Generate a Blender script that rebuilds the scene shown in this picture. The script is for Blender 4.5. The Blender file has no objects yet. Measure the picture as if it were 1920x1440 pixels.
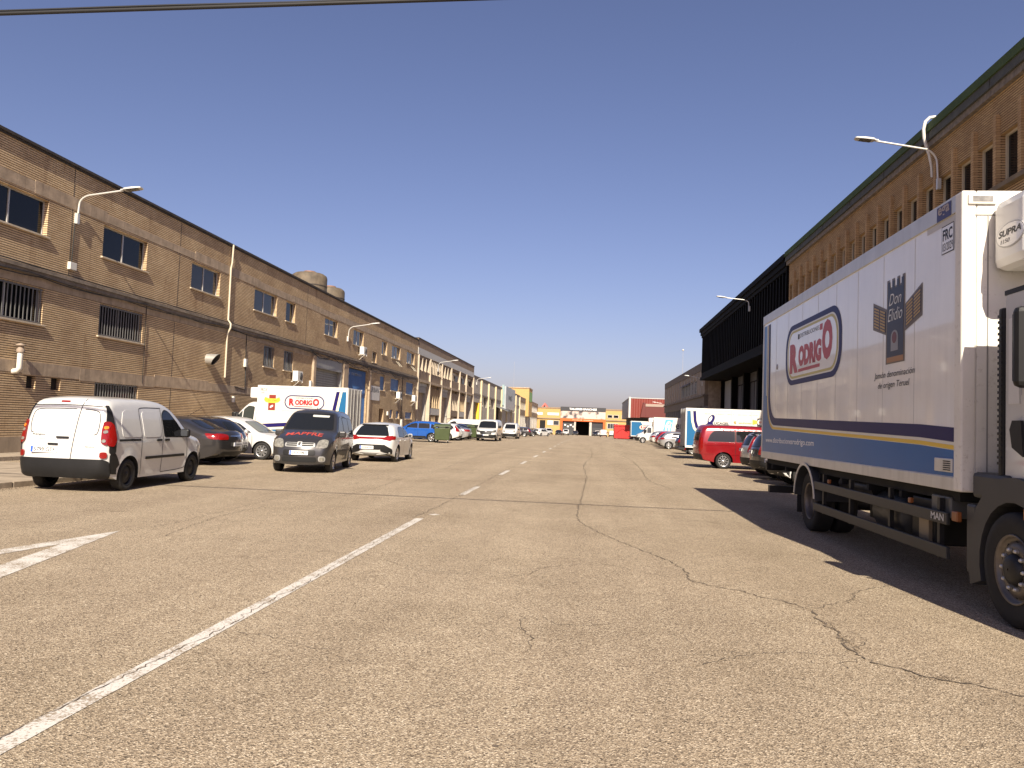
import bpy, bmesh, math, random
import numpy as np
from mathutils import Vector, Matrix
from mathutils.bvhtree import BVHTree
from mathutils.geometry import delaunay_2d_cdt
random.seed(4)
R = math.radians
scene = bpy.context.scene
COL = scene.collection

# ------------------------------------------------------------------ camera, sky, sun, exposure
def set_camera(f_px=1445.0, pitch=3.0, roll=2.15, yaw=5.95, h=1.6):
    p, r, y = R(pitch), R(roll), R(yaw)
    fw = Vector((-math.sin(y)*math.cos(p), math.cos(y)*math.cos(p), math.sin(p)))
    rt = Vector((math.cos(y), math.sin(y), 0)); up = rt.cross(fw)
    rr = math.cos(r)*rt + math.sin(r)*up; uu = -math.sin(r)*rt + math.cos(r)*up
    cd = bpy.data.cameras.new('camera'); cd.sensor_width = 36; cd.lens = f_px/1920*36
    cd.clip_start = .1; cd.clip_end = 4000
    co = bpy.data.objects.new('camera', cd); COL.objects.link(co)
    m = Matrix.Identity(4)
    for i in range(3):
        m[i][0], m[i][1], m[i][2] = rr[i], uu[i], -fw[i]
    m[2][3] = h
    co.matrix_world = m; scene.camera = co
set_camera()
SUN = Vector((.172, -1.31, 1.0)).normalized()      # direction towards the sun
SUN_EL = math.asin(SUN.z); SUN_AZ = math.atan2(SUN.x, SUN.y)
world = bpy.data.worlds.new('World'); scene.world = world; world.use_nodes = True
wn = world.node_tree; bg = wn.nodes['Background']
sky = wn.nodes.new('ShaderNodeTexSky'); sky.sky_type = 'NISHITA'; sky.sun_disc = False
sky.sun_elevation = SUN_EL; sky.sun_rotation = SUN_AZ
sky.air_density = 1.0; sky.dust_density = 1.65; sky.ozone_density = 6.0; sky.altitude = 200
wb = wn.nodes.new('ShaderNodeMix'); wb.data_type = 'RGBA'; wb.blend_type = 'MULTIPLY'; wb.inputs[0].default_value = 1
wb.inputs[7].default_value = (1.36, .985, .985, 1)              # the camera's warm white balance
wn.links.new(sky.outputs['Color'], wb.inputs[6])
wn.links.new(wb.outputs[2], bg.inputs['Color'])
bg.inputs['Strength'].default_value = .058
sd = bpy.data.lights.new('sun', 'SUN'); sd.energy = 4.8; sd.angle = R(.53); sd.color = (1, .90, .745)
so = bpy.data.objects.new('sun', sd); COL.objects.link(so)
so.rotation_euler = (-SUN).to_track_quat('-Z', 'Y').to_euler(); so.location = SUN*60
scene.view_settings.view_transform = 'Standard'; scene.view_settings.look = 'None'
scene.view_settings.exposure = 1.0; scene.view_settings.gamma = 1
scene.view_settings.use_curve_mapping = False
scene.cycles.max_bounces = 6; scene.cycles.diffuse_bounces = 3; scene.cycles.glossy_bounces = 3
scene.cycles.use_denoising = True; scene.render.filter_size = 1.1
scene.cycles.sample_clamp_indirect = 6

# ------------------------------------------------------------------ materials
MATS = {}
def mat(name, col, rough=.6, metal=0., var=.0, vscale=3., coat=0., bump=0., bscale=60., spec=.5, dirt=0., streak=0., dcol=(.08, .06, .045)):
    if name in MATS: return MATS[name]
    m = bpy.data.materials.new(name); m.use_nodes = True; MATS[name] = m
    nt = m.node_tree; N = nt.nodes; L = nt.links; b = N['Principled BSDF']
    b.inputs['Base Color'].default_value = (*col, 1); b.inputs['Roughness'].default_value = rough
    b.inputs['Metallic'].default_value = metal; b.inputs['Coat Weight'].default_value = coat
    b.inputs['Coat Roughness'].default_value = .04
    b.inputs['Specular IOR Level'].default_value = spec
    tc = N.new('ShaderNodeTexCoord'); last = None
    def noise(scale, det=4, vec=None, ro=.6):
        n = N.new('ShaderNodeTexNoise'); n.inputs['Scale'].default_value = scale; n.inputs['Detail'].default_value = det
        n.inputs['Roughness'].default_value = ro
        L.new(vec if vec else tc.outputs['Object'], n.inputs['Vector']); return n
    def ramp(fac, a, b_, ca, cb):
        r = N.new('ShaderNodeValToRGB'); r.color_ramp.elements[0].position = a; r.color_ramp.elements[1].position = b_
        r.color_ramp.elements[0].color = ca; r.color_ramp.elements[1].color = cb; L.new(fac, r.inputs['Fac']); return r
    def mix(a, b_, fac=None, bt='MIX', fv=1.):
        x = N.new('ShaderNodeMix'); x.data_type = 'RGBA'; x.blend_type = bt; x.inputs[0].default_value = fv
        if fac is not None: L.new(fac, x.inputs[0])
        for s, v in ((6, a), (7, b_)):
            if hasattr(v, 'type'): L.new(v, x.inputs[s])
            else: x.inputs[s].default_value = (*v, 1) if len(v) == 3 else v
        return x.outputs[2]
    cur = None
    if var:
        r = ramp(noise(vscale).outputs['Fac'], .3, .7, tuple(c*(1-var) for c in col)+(1,), tuple(min(1, c*(1+var)) for c in col)+(1,))
        cur = r.outputs['Color']
    if streak:
        mp = N.new('ShaderNodeMapping'); mp.inputs['Scale'].default_value = (5, 5, .35); L.new(tc.outputs['Object'], mp.inputs['Vector'])
        n = noise(1.5, 5, mp.outputs['Vector']); r = ramp(n.outputs['Fac'], .5, .75, (0, 0, 0, 1), (streak,)*3+(1,))
        cur = mix(cur or col, dcol, r.outputs['Color'])
    if dirt:
        n = noise(14, 6, ro=.75); r = ramp(n.outputs['Fac'], .56, .72, (0, 0, 0, 1), (dirt,)*3+(1,))
        cur = mix(cur or col, dcol, r.outputs['Color'])
    if cur is not None: L.new(cur, b.inputs['Base Color'])
    if bump:
        n = noise(bscale, 3); bp = N.new('ShaderNodeBump'); bp.inputs['Strength'].default_value = bump
        bp.inputs['Distance'].default_value = .01
        L.new(n.outputs['Fac'], bp.inputs['Height']); L.new(bp.outputs['Normal'], b.inputs['Normal'])
    return m

def brick_mat(name, c1, c2, mortar, row, width, off_z, stain=.5):
    """Colour of bricks on a wall that runs along Y; the courses themselves are modelled."""
    m = bpy.data.materials.new(name); m.use_nodes = True; MATS[name] = m
    nt = m.node_tree; N = nt.nodes; L = nt.links; b = N['Principled BSDF']; b.inputs['Roughness'].default_value = .85
    g = N.new('ShaderNodeNewGeometry'); sp = N.new('ShaderNodeSeparateXYZ'); L.new(g.outputs['Position'], sp.inputs[0])
    sub = N.new('ShaderNodeMath'); sub.operation = 'SUBTRACT'; sub.inputs[1].default_value = off_z; L.new(sp.outputs['Z'], sub.inputs[0])
    ad = N.new('ShaderNodeMath'); ad.operation = 'ADD'; L.new(sp.outputs['X'], ad.inputs[0]); L.new(sp.outputs['Y'], ad.inputs[1])
    cb = N.new('ShaderNodeCombineXYZ'); L.new(ad.outputs[0], cb.inputs[0]); L.new(sub.outputs[0], cb.inputs[1])
    bt = N.new('ShaderNodeTexBrick'); bt.offset = .5; bt.inputs['Scale'].default_value = 1
    bt.inputs['Brick Width'].default_value = width; bt.inputs['Row Height'].default_value = row
    bt.inputs['Mortar Size'].default_value = .0045; bt.inputs['Mortar Smooth'].default_value = .2; bt.inputs['Bias'].default_value = -.1
    bt.inputs['Color1'].default_value = (*c1, 1); bt.inputs['Color2'].default_value = (*c2, 1); bt.inputs['Mortar'].default_value = (*mortar, 1)
    L.new(cb.outputs[0], bt.inputs['Vector'])
    def noise(scale, det, vec, ro=.6):
        n = N.new('ShaderNodeTexNoise'); n.inputs['Scale'].default_value = scale; n.inputs['Detail'].default_value = det
        n.inputs['Roughness'].default_value = ro; L.new(vec, n.inputs['Vector']); return n
    n1 = noise(.7, 5, g.outputs['Position'])
    r1 = N.new('ShaderNodeValToRGB'); r1.color_ramp.elements[0].position = .34; r1.color_ramp.elements[1].position = .68
    r1.color_ramp.elements[0].color = (.80, .75, .71, 1); r1.color_ramp.elements[1].color = (1.06, 1.04, 1.0, 1); L.new(n1.outputs['Fac'], r1.inputs['Fac'])
    mx = N.new('ShaderNodeMix'); mx.data_type = 'RGBA'; mx.blend_type = 'MULTIPLY'; mx.inputs[0].default_value = 1
    L.new(bt.outputs['Color'], mx.inputs[6]); L.new(r1.outputs['Color'], mx.inputs[7])
    mp = N.new('ShaderNodeMapping'); mp.inputs['Scale'].default_value = (1.6, 1.6, .16); L.new(g.outputs['Position'], mp.inputs['Vector'])
    n2 = noise(1.4, 6, mp.outputs['Vector'], .65)
    r2 = N.new('ShaderNodeValToRGB'); r2.color_ramp.elements[0].position = .56; r2.color_ramp.elements[1].position = .74
    r2.color_ramp.elements[0].color = (0, 0, 0, 1); r2.color_ramp.elements[1].color = (stain,)*3+(1,); L.new(n2.outputs['Fac'], r2.inputs['Fac'])
    def mth(op, x, v=None, clamp=False):                 # runs of rust start under the sill lines and fade downwards
        q = N.new('ShaderNodeMath'); q.operation = op; q.use_clamp = clamp; L.new(x, q.inputs[0])
        if v is not None: q.inputs[1].default_value = v
        return q.outputs[0]
    tt = mth('FRACT', mth('DIVIDE', mth('SUBTRACT', sp.outputs['Z'], 7.24), -2.95)); fade = mth('ADD', mth('MULTIPLY', tt, -1.5), 1.15, True)
    sm = N.new('ShaderNodeMath'); sm.operation = 'MULTIPLY'; L.new(r2.outputs['Color'], sm.inputs[0]); L.new(fade, sm.inputs[1])
    mx2 = N.new('ShaderNodeMix'); mx2.data_type = 'RGBA'; L.new(sm.outputs[0], mx2.inputs[0]); L.new(mx.outputs[2], mx2.inputs[6])
    mx2.inputs[7].default_value = (.20, .095, .04, 1); L.new(mx2.outputs[2], b.inputs['Base Color'])
    n3 = noise(45, 4, g.outputs['Position']); bp = N.new('ShaderNodeBump'); bp.inputs['Strength'].default_value = .35; bp.inputs['Distance'].default_value = .006
    L.new(n3.outputs['Fac'], bp.inputs['Height']); L.new(bp.outputs['Normal'], b.inputs['Normal'])
    return m

def asphalt_mat():
    m = bpy.data.materials.new('asphalt'); m.use_nodes = True; MATS['asphalt'] = m
    nt = m.node_tree; N = nt.nodes; L = nt.links; b = N['Principled BSDF']; b.inputs['Roughness'].default_value = .9
    b.inputs['Specular IOR Level'].default_value = .3
    g = N.new('ShaderNodeNewGeometry'); P = g.outputs['Position']
    def noise(scale, det, ro=.6, vec=P):
        n = N.new('ShaderNodeTexNoise'); n.inputs['Scale'].default_value = scale; n.inputs['Detail'].default_value = det
        n.inputs['Roughness'].default_value = ro; L.new(vec, n.inputs['Vector']); return n.outputs['Fac']
    def ramp(f, stops):
        r = N.new('ShaderNodeValToRGB'); e = r.color_ramp.elements
        while len(e) < len(stops): e.new(.5)
        for i, (p, c) in enumerate(stops): e[i].position = p; e[i].color = (*c, 1)
        L.new(f, r.inputs['Fac']); return r.outputs['Color']
    def mul(a, c, bt='MULTIPLY', fac=1.):
        x = N.new('ShaderNodeMix'); x.data_type = 'RGBA'; x.blend_type = bt; x.inputs[0].default_value = fac
        L.new(a, x.inputs[6]); L.new(c, x.inputs[7]); return x.outputs[2]
    vo = N.new('ShaderNodeTexVoronoi'); vo.inputs['Scale'].default_value = 108; L.new(P, vo.inputs['Vector'])
    sx = N.new('ShaderNodeSeparateColor'); L.new(vo.outputs['Color'], sx.inputs[0])
    stones = ramp(sx.outputs[0], [(0, (.085, .066, .046)), (.14, (.19, .149, .106)), (.45, (.315, .251, .175)), (.82, (.40, .325, .232)), (1., (.60, .52, .40))])
    fine = ramp(noise(260, 3, .7), [(.3, (.55, .54, .53)), (.5, (1, 1, .99)), (.72, (1.3, 1.3, 1.28))])
    pits = ramp(noise(72, 3, .7), [(.33, (.20, .175, .15)), (.43, (1.02, 1.02, 1.02))])
    big = ramp(noise(.35, 5), [(.3, (.84, .825, .80)), (.5, (.99, .985, .98)), (.7, (1.09, 1.085, 1.08))])
    mid = ramp(noise(3.2, 5, .65), [(.3, (.92, .91, .9)), (.7, (1.05, 1.05, 1.05))])
    mp = N.new('ShaderNodeMapping'); mp.inputs['Scale'].default_value = (1.1, .06, 1); L.new(P, mp.inputs['Vector'])
    tracks = ramp(noise(.8, 4, .6, mp.outputs['Vector']), [(.35, (.90, .885, .87)), (.65, (1.07, 1.07, 1.06))])
    c = mul(mul(mul(mul(mul(stones, fine), pits), big), mid), tracks)
    # scattered oil spots
    sp = ramp(noise(1.7, 6, .72), [(.60, (1, 1, 1)), (.74, (.62, .59, .56))])
    c = mul(c, sp)
    L.new(c, b.inputs['Base Color'])
    bp = N.new('ShaderNodeBump'); bp.inputs['Strength'].default_value = .8; bp.inputs['Distance'].default_value = .007
    ma = N.new('ShaderNodeMath'); ma.operation = 'ADD'; L.new(noise(70, 3, .7), ma.inputs[0]); L.new(vo.outputs['Distance'], ma.inputs[1])
    L.new(ma.outputs[0], bp.inputs['Height']); L.new(bp.outputs['Normal'], b.inputs['Normal'])
    return m

def paint_mark_mat():
    m = bpy.data.materials.new('road_paint'); m.use_nodes = True; MATS['road_paint'] = m
    nt = m.node_tree; N = nt.nodes; L = nt.links; b = N['Principled BSDF']; b.inputs['Roughness'].default_value = .8
    g = N.new('ShaderNodeNewGeometry')
    def noise(s, d): 
        n = N.new('ShaderNodeTexNoise'); n.inputs['Scale'].default_value = s; n.inputs['Detail'].default_value = d; n.inputs['Roughness'].default_value = .72
        L.new(g.outputs['Position'], n.inputs['Vector']); return n.outputs['Fac']
    a = N.new('ShaderNodeMath'); a.operation = 'MULTIPLY'; a.inputs[1].default_value = .55; L.new(noise(55, 3), a.inputs[0])
    c = N.new('ShaderNodeMath'); c.operation = 'MULTIPLY_ADD'; c.inputs[1].default_value = .45; L.new(noise(3.5, 6), c.inputs[0]); L.new(a.outputs[0], c.inputs[2])
    r = N.new('ShaderNodeValToRGB'); e = r.color_ramp.elements; e[0].position = .485; e[1].position = .56
    e[0].color = (.55, .52, .47, 1); e[1].color = (.25, .20, .14, 1); L.new(c.outputs[0], r.inputs['Fac']); L.new(r.outputs['Color'], b.inputs['Base Color'])
    return m

asphalt_mat(); paint_mark_mat()
BR_L = brick_mat('tan_brick', (.58, .43, .26), (.67, .515, .33), (.22, .15, .09), .074, .27, 0.0, .75)
BR_R = brick_mat('orange_brick', (.54, .375, .20), (.45, .30, .155), (.16, .10, .05), .0767, .27, 0.0, .15)
M = mat
WHITE = M('white_paint', (.78, .77, .74), .25, coat=.6, var=.03, dirt=.05)
TRUCKW = M('truck_white', (.84, .82, .765), .30, coat=.7, var=.05, vscale=1.2, streak=.12, dirt=.05, dcol=(.35, .3, .24))
VGLASS = M('vehicle_glass', (.010, .011, .012), .02, spec=.6)
GLASS = M('dark_glass', (.008, .009, .011), .04, spec=.3)
GLASSG = M('grey_glass', (.045, .048, .054), .06, spec=.35)
BLACKP = M('black_plastic', (.011, .011, .0115), .5, var=.2, spec=.3)
RUBBER = M('rubber', (.010, .0095, .009), .8, var=.25, vscale=12)
UNDER = M('underbody', (.008, .008, .008), .9)
STEELD = M('dark_steel', (.018, .018, .019), .5, metal=.3)
MORTAR_SHADE = M('shaded_mortar', (.06, .042, .028), .95)  # shade of the recessed joints is painted into this mortar colour
MORTAR_SHADE_R = M('shaded_mortar_right', (.030, .020, .012), .95)  # right wall: joint shade painted in deeper still
LORRYW = M('lorry_white', (.56, .545, .50), .35, coat=.15, var=.04, vscale=1.2, streak=.08, dcol=(.3, .26, .2))
BLUE2 = M('bright_blue_print', (.012, .105, .235), .4, spec=.3)
ALLOY = M('alloy', (.62, .62, .62), .25, metal=.85)
CHROME = M('chrome', (.75, .75, .75), .12, metal=1)
REDL = M('red_lens', (.20, .005, .004), .12, spec=.5, coat=.3)
CLEARL = M('clear_lens', (.26, .25, .215), .1, spec=.8, metal=.3, var=.35, vscale=14)
AMBER = M('amber_lens', (.75, .22, .02), .15, coat=.5)
PLATE = M('plate_white', (.72, .72, .68), .35)
PBLUE = M('plate_blue', (.03, .10, .42), .4)
INK = M('black_ink', (.015, .015, .018), .5)
NAVY = M('navy_print', (.014, .010, .085), .4, spec=.15)
YEL = M('yellow_print', (.72, .48, .05), .35, spec=.3)
CREAM = M('cream_print', (.80, .76, .45), .35)
BLUE = M('blue_print', (.010, .105, .33), .28, spec=.2, var=.06, vscale=1.)
RED = M('red_print', (.48, .02, .025), .35, spec=.3)
GOLD = M('gold_print', (.42, .26, .06), .4)
GREYP = M('grey_print', (.30, .30, .32), .4)
CONC = M('concrete', (.37, .285, .20), .9, var=.25, vscale=2.5, bump=.4, bscale=25, streak=.35)
CONC_L = M('pale_concrete', (.42, .39, .34), .9, var=.18, vscale=2., bump=.3, bscale=25, streak=.3)
DTRIM = M('dark_trim', (.045, .036, .028), .7, var=.3)
FRAME = M('aluminium_frame', (.52, .50, .47), .4, metal=.3)
CABLE = M('black_cable', (.012, .012, .012), .6)
GALV = M('galvanised', (.48, .47, .44), .38, metal=.55, var=.12)

# ------------------------------------------------------------------ mesh helpers
OFF = {}
def put(o, parent=None):
    COL.objects.link(o)
    if parent is not None: o.parent = parent
    return o
def tag(o, label=None, cat=None, group=None, kind=None):
    if label: o['label'] = label
    if cat: o['category'] = cat
    if group: o['group'] = group
    if kind: o['kind'] = kind
    return o
def thing(name, loc=(0, 0, 0), rz=0., label=None, cat=None, group=None):
    o = bpy.data.objects.new(name, None); o.empty_display_size = .3
    o.location = loc; o.rotation_euler = (0, 0, rz); COL.objects.link(o)
    OFF[o] = Vector(loc) if rz == 0 else Vector((0, 0, 0))
    return tag(o, label, cat, group)

class MB:
    def __init__(s): s.v = []; s.f = []; s.m = []; s.sm = []
    def add(s, vs, fs, mi=0, smooth=False):
        n = len(s.v); s.v += [tuple(p) for p in vs]
        for f in fs: s.f.append(tuple(i+n for i in f)); s.m.append(mi); s.sm.append(smooth)
        return s
    def box(s, x0, x1, y0, y1, z0, z1, mi=0):
        x0, x1 = sorted((x0, x1)); y0, y1 = sorted((y0, y1)); z0, z1 = sorted((z0, z1))
        return s.add([(x0, y0, z0), (x1, y0, z0), (x1, y1, z0), (x0, y1, z0), (x0, y0, z1), (x1, y0, z1), (x1, y1, z1), (x0, y1, z1)],
              [(0, 3, 2, 1), (4, 5, 6, 7), (0, 1, 5, 4), (1, 2, 6, 5), (2, 3, 7, 6), (3, 0, 4, 7)], mi)
    def cbox(s, c, d, mi=0): return s.box(c[0]-d[0]/2, c[0]+d[0]/2, c[1]-d[1]/2, c[1]+d[1]/2, c[2]-d[2]/2, c[2]+d[2]/2, mi)
    def quad(s, a, b, c, d, mi=0): return s.add([a, b, c, d], [(0, 1, 2, 3)], mi)
    def prism(s, poly, axis, a, b, mi=0, smooth=False):
        """poly: 2D points; axis x: (y,z), y: (x,z), z: (x,y); extruded from a to b."""
        n = len(poly)
        def p(q, t): return {'x': (t, q[0], q[1]), 'y': (q[0], t, q[1]), 'z': (q[0], q[1], t)}[axis]
        ar = sum(poly[i][0]*poly[(i+1) % n][1]-poly[(i+1) % n][0]*poly[i][1] for i in range(n))
        if (ar < 0) != (axis == 'y'): poly = poly[::-1]
        if b < a: a, b = b, a
        vs = [p(q, a) for q in poly]+[p(q, b) for q in poly]
        s.add(vs, [tuple(range(n))[::-1], tuple(range(n, 2*n))], mi)
        s.add(vs, [(i, (i+1) % n, n+(i+1) % n, n+i) for i in range(n)], mi, smooth)
        return s
    def tube(s, pts, r, n=8, mi=0, cap=True):
        pts = [Vector(p) for p in pts]; rings = []; prev = None
        for i, p in enumerate(pts):
            t = (pts[min(i+1, len(pts)-1)]-pts[max(i-1, 0)]).normalized()
            if prev is None:
                ref = Vector((0, 0, 1)) if abs(t.z) < .9 else Vector((1, 0, 0))
                u = t.cross(ref).normalized()
            else: u = (prev-t*prev.dot(t)).normalized()
            prev = u; w = t.cross(u); rr = r[i] if isinstance(r, (list, tuple)) else r
            rings.append([p+u*math.cos(2*math.pi*k/n)*rr+w*math.sin(2*math.pi*k/n)*rr for k in range(n)])
        vs = [q for ring in rings for q in ring]
        fs = [(i*n+k, i*n+(k+1) % n, (i+1)*n+(k+1) % n, (i+1)*n+k) for i in range(len(pts)-1) for k in range(n)]
        s.add(vs, fs, mi, True)
        if cap: s.add(rings[0], [tuple(range(n))[::-1]], mi); s.add(rings[-1], [tuple(range(n))], mi)
        return s
    def lathe(s, prof, c, axis='y', n=24, mi=0, smooth=True, sgn=1):
        """prof: (radius, offset along axis)"""
        vs = []
        for r, o in prof:
            for k in range(n):
                a = 2*math.pi*k/n; ca, sa = r*math.cos(a), r*math.sin(a); o_ = o*sgn
                vs.append((c[0]+ca, c[1]+o_, c[2]+sa) if axis == 'y' else ((c[0]+o_, c[1]+ca, c[2]+sa) if axis == 'x' else (c[0]+ca, c[1]+sa, c[2]+o_)))
        m = len(prof)
        fs = [(i*n+k, i*n+(k+1) % n, (i+1)*n+(k+1) % n, (i+1)*n+k) for i in range(m-1) for k in range(n)]
        if (axis == 'y') == (sgn > 0): fs = [f[::-1] for f in fs]
        return s.add(vs, fs, mi, smooth)
    def build(s, name, mats, parent=None, local=False, bevel=0., sharp=None):
        if not isinstance(mats, (list, tuple)): mats = [mats]
        me = bpy.data.meshes.new(name)
        o = Vector((0, 0, 0))
        if parent is not None and not local:
            q = parent
            while q.parent is not None: q = q.parent
            o = OFF.get(q, Vector((0, 0, 0)))
        me.from_pydata([(v[0]-o.x, v[1]-o.y, v[2]-o.z) for v in s.v], [], s.f)
        for m in mats: me.materials.append(m)
        me.polygons.foreach_set('material_index', s.m)
        me.polygons.foreach_set('use_smooth', s.sm)
        if sharp: 
            me.polygons.foreach_set('use_smooth', [True]*len(s.f)); me.set_sharp_from_angle(angle=R(sharp))
        me.update()
        ob = bpy.data.objects.new(name, me); put(ob, parent)
        if bevel:
            b = ob.modifiers.new('bevel', 'BEVEL'); b.width = bevel; b.segments = 2; b.limit_method = 'ANGLE'; b.angle_limit = R(40)
            b.harden_normals = False
        return ob

def box(name, m, parent, *a, bevel=0., local=False): return MB().box(*a).build(name, m, parent, bevel=bevel, local=local)

FONT_CACHE = {}
def text_mesh(s, bold=0., shear=0.):
    k = (s, bold, shear)
    if k in FONT_CACHE: return FONT_CACHE[k]
    cu = bpy.data.curves.new('lettering', 'FONT'); cu.body = s; cu.size = 1; cu.resolution_u = 3
    cu.offset = bold; cu.shear = shear; cu.fill_mode = 'FRONT'
    ob = bpy.data.objects.new('lettering', cu); COL.objects.link(ob)
    dg = bpy.context.evaluated_depsgraph_get(); me = bpy.data.meshes.new_from_object(ob.evaluated_get(dg))
    COL.objects.unlink(ob); bpy.data.objects.remove(ob); bpy.data.curves.remove(cu)
    v = np.array([q.co[:] for q in me.vertices]) if len(me.vertices) else np.zeros((1, 3))
    f = [tuple(p.vertices) for p in me.polygons]
    lo, hi = v.min(0), v.max(0)
    v = (v-lo)/np.maximum(hi-lo, 1e-6); bpy.data.meshes.remove(me)
    FONT_CACHE[k] = (v, f); return FONT_CACHE[k]
def text(name, s, m, parent, origin, right, up, w, h, bold=0., shear=0., local=False, bvh=None, ax=None):
    """Lettering filling the rectangle origin + right*w + up*h (flat print; stands 0 mm, set the origin proud)."""
    v, f = text_mesh(s, bold, shear); r_, u_ = Vector(right), Vector(up); o = Vector(origin)
    vs = [o+r_*(q[0]*w)+u_*(q[1]*h) for q in v]
    return MB().add(vs, f).build(name, m, parent, local=local)
def flat(name, poly, m, parent, origin, right, up, local=False, t=0.):
    """2D polygon laid on a plane"""
    r_, u_ = Vector(right), Vector(up); o = Vector(origin)
    vs = [Vector((p[0], p[1], 0)) for p in poly]
    res = delaunay_2d_cdt([Vector(p[:2]) for p in poly], [(i, (i+1) % len(poly)) for i in range(len(poly))], [], 1, 1e-5)
    return MB().add([o+r_*p[0]+u_*p[1] for p in res[0]], [tuple(q) for q in res[2]]).build(name, m, parent, local=local)
def scribble(parent, m, origin, right, up, w, h, n, local=False, seed=1):
    """print too small to read: a row of short marks"""
    r_ = random.Random(seed*31+n); o = Vector(origin); R_, U_ = Vector(right), Vector(up); mb = MB(); x = 0.; c = w/n
    for i in range(n):
        if r_.random() > .12:
            a = c*r_.uniform(.05, .2); b = c*r_.uniform(.7, .92); t = h*r_.uniform(.8, 1.)
            for p, q, z0, z1 in ((a, a+c*.2, 0, t), (a, b, 0 if r_.random() > .5 else t*.8, t*.2 if r_.random() > .5 else t), (b-c*.2, b, 0, t*r_.uniform(.5, 1))):
                z0, z1 = min(z0, z1), max(z0, z1)
                mb.add([o+R_*(x+p)+U_*z0, o+R_*(x+q)+U_*z0, o+R_*(x+q)+U_*z1, o+R_*(x+p)+U_*z1], [(0, 1, 2, 3)])
        x += c
    return mb.build('small_print', m, parent, local=local)
def stadium(w, h, n=10):
    r = h/2; a = w/2-r
    return [(a+r*math.sin(t), -r*math.cos(t)) for t in np.linspace(0, math.pi, n)]+[(-a-r*math.sin(t), r*math.cos(t)) for t in np.linspace(0, math.pi, n)]
def rrect(x0, x1, y0, y1, r, n=5):
    out = []
    for cx, cy, a0 in ((x1-r, y0+r, -90), (x1-r, y1-r, 0), (x0+r, y1-r, 90), (x0+r, y0+r, 180)):
        out += [(cx+r*math.cos(R(a0+90*k/n)), cy+r*math.sin(R(a0+90*k/n))) for k in range(n+1)]
    return out
def chaikin(pts, it=2, closed=False):
    for _ in range(it):
        q = []; n = len(pts)
        for i in range(n if closed else n-1):
            a, b = pts[i], pts[(i+1) % n]
            q += [(a[0]*.75+b[0]*.25, a[1]*.75+b[1]*.25), (a[0]*.25+b[0]*.75, a[1]*.25+b[1]*.75)]
        pts = q if closed else [pts[0]]+q+[pts[-1]]
    return pts
def resample(pts, step, closed=False):
    out = []; n = len(pts)
    for i in range(n if closed else n-1):
        a, b = pts[i], pts[(i+1) % n]; d = math.dist(a, b); k = max(1, int(math.ceil(d/step)))
        out += [(a[0]+(b[0]-a[0])*j/k, a[1]+(b[1]-a[1])*j/k) for j in range(k)]
    if not closed: out.append(pts[-1])
    return out
def roundpoly(p, r, n=4):
    out = []; N_ = len(p)
    for i in range(N_):
        a, b, c = Vector(p[i-1][:2]), Vector(p[i][:2]), Vector(p[(i+1) % N_][:2]); u, v = (a-b), (c-b); lu, lv = u.length, v.length
        if lu < 1e-6 or lv < 1e-6: continue
        d = min(r, lu*.42, lv*.42); p0, p1 = b+u/lu*d, b+v/lv*d
        for k in range(n+1):
            t = k/n; q = p0*(1-t)**2+b*2*t*(1-t)+p1*t*t; out.append((q.x, q.y))
    return out
def inside(poly, x, y):
    c = False; n = len(poly); j = n-1
    for i in range(n):
        xi, yi = poly[i]; xj, yj = poly[j]
        if (yi > y) != (yj > y) and x < (xj-xi)*(y-yi)/(yj-yi)+xi: c = not c
        j = i
    return c
def ground_z(Y): return 0. if Y < 80 else -1.25*(min(Y, 330)-80)/185.
# ------------------------------------------------------------------ ground, road, pavement
def sheet(name, m, x0, x1, ys, dz, kind='structure', parent=None):
    mb = MB(); vs = []
    for y in ys: z = ground_z(y)+dz; vs += [(x0, y, z), (x1, y, z)]
    mb.add(vs, [(2*i, 2*i+1, 2*i+3, 2*i+2) for i in range(len(ys)-1)])
    o = mb.build(name, m, parent); 
    if kind and parent is None: o['kind'] = kind
    return o
DUST = M('dusty_ground', (.26, .21, .155), .95, var=.2, vscale=.5)
sheet('ground', DUST, -1500, 1500, [-300, 0, 80, 330, 3000], -.03)
road = sheet('road', MATS['asphalt'], -19, 14.5, [-40, 0, 40, 80, 120, 200, 330], 0.)
PAVE = M('pavement_slabs', (.30, .245, .18), .9, var=.2, vscale=2.2, bump=.5, bscale=35, dirt=.3)
KERB = M('kerb_stone', (.29, .235, .175), .9, var=.3, vscale=4, bump=.5, bscale=20, dirt=.4)
pav = MB().box(-18.45, -11.36, -12, 19.0, -.02, .11).box(-18.45, -16.9, 19.0, 130, -.02, .11).build('pavement', PAVE); pav['kind'] = 'structure'
for i in range(31):                                          # kerb stones of the near pavement
    y = -11.9+i
    a = random.uniform(-.012, .012)
    MB().box(-11.355+a, -11.20+a, y+.012, y+.988, -.02, .118+random.uniform(-.012, .006)).build('kerb_stone', KERB, pav, bevel=.012)
for i in range(40):
    y = 20+i*1.
    MB().box(-16.895, -16.76, y+.01, y+.99, -.02, .115).build('kerb_stone', KERB, pav)
jt = MB()
for k in range(1, 11): jt.box(-18.3, -11.37, -12+k*3.02, -12+k*3.02+.02, .1105, .114)
for k in range(1, 3): jt.box(-18.3+k*2.3, -18.28+k*2.3, -12, 19, .1105, .1138)
jt.build('joint', M('joint_dirt', (.10, .08, .06), .95), pav)
pav_r = MB().box(9.9, 14.4, -40, 47, -.02, .10).build('pavement', PAVE); pav_r['kind'] = 'structure'

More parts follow.
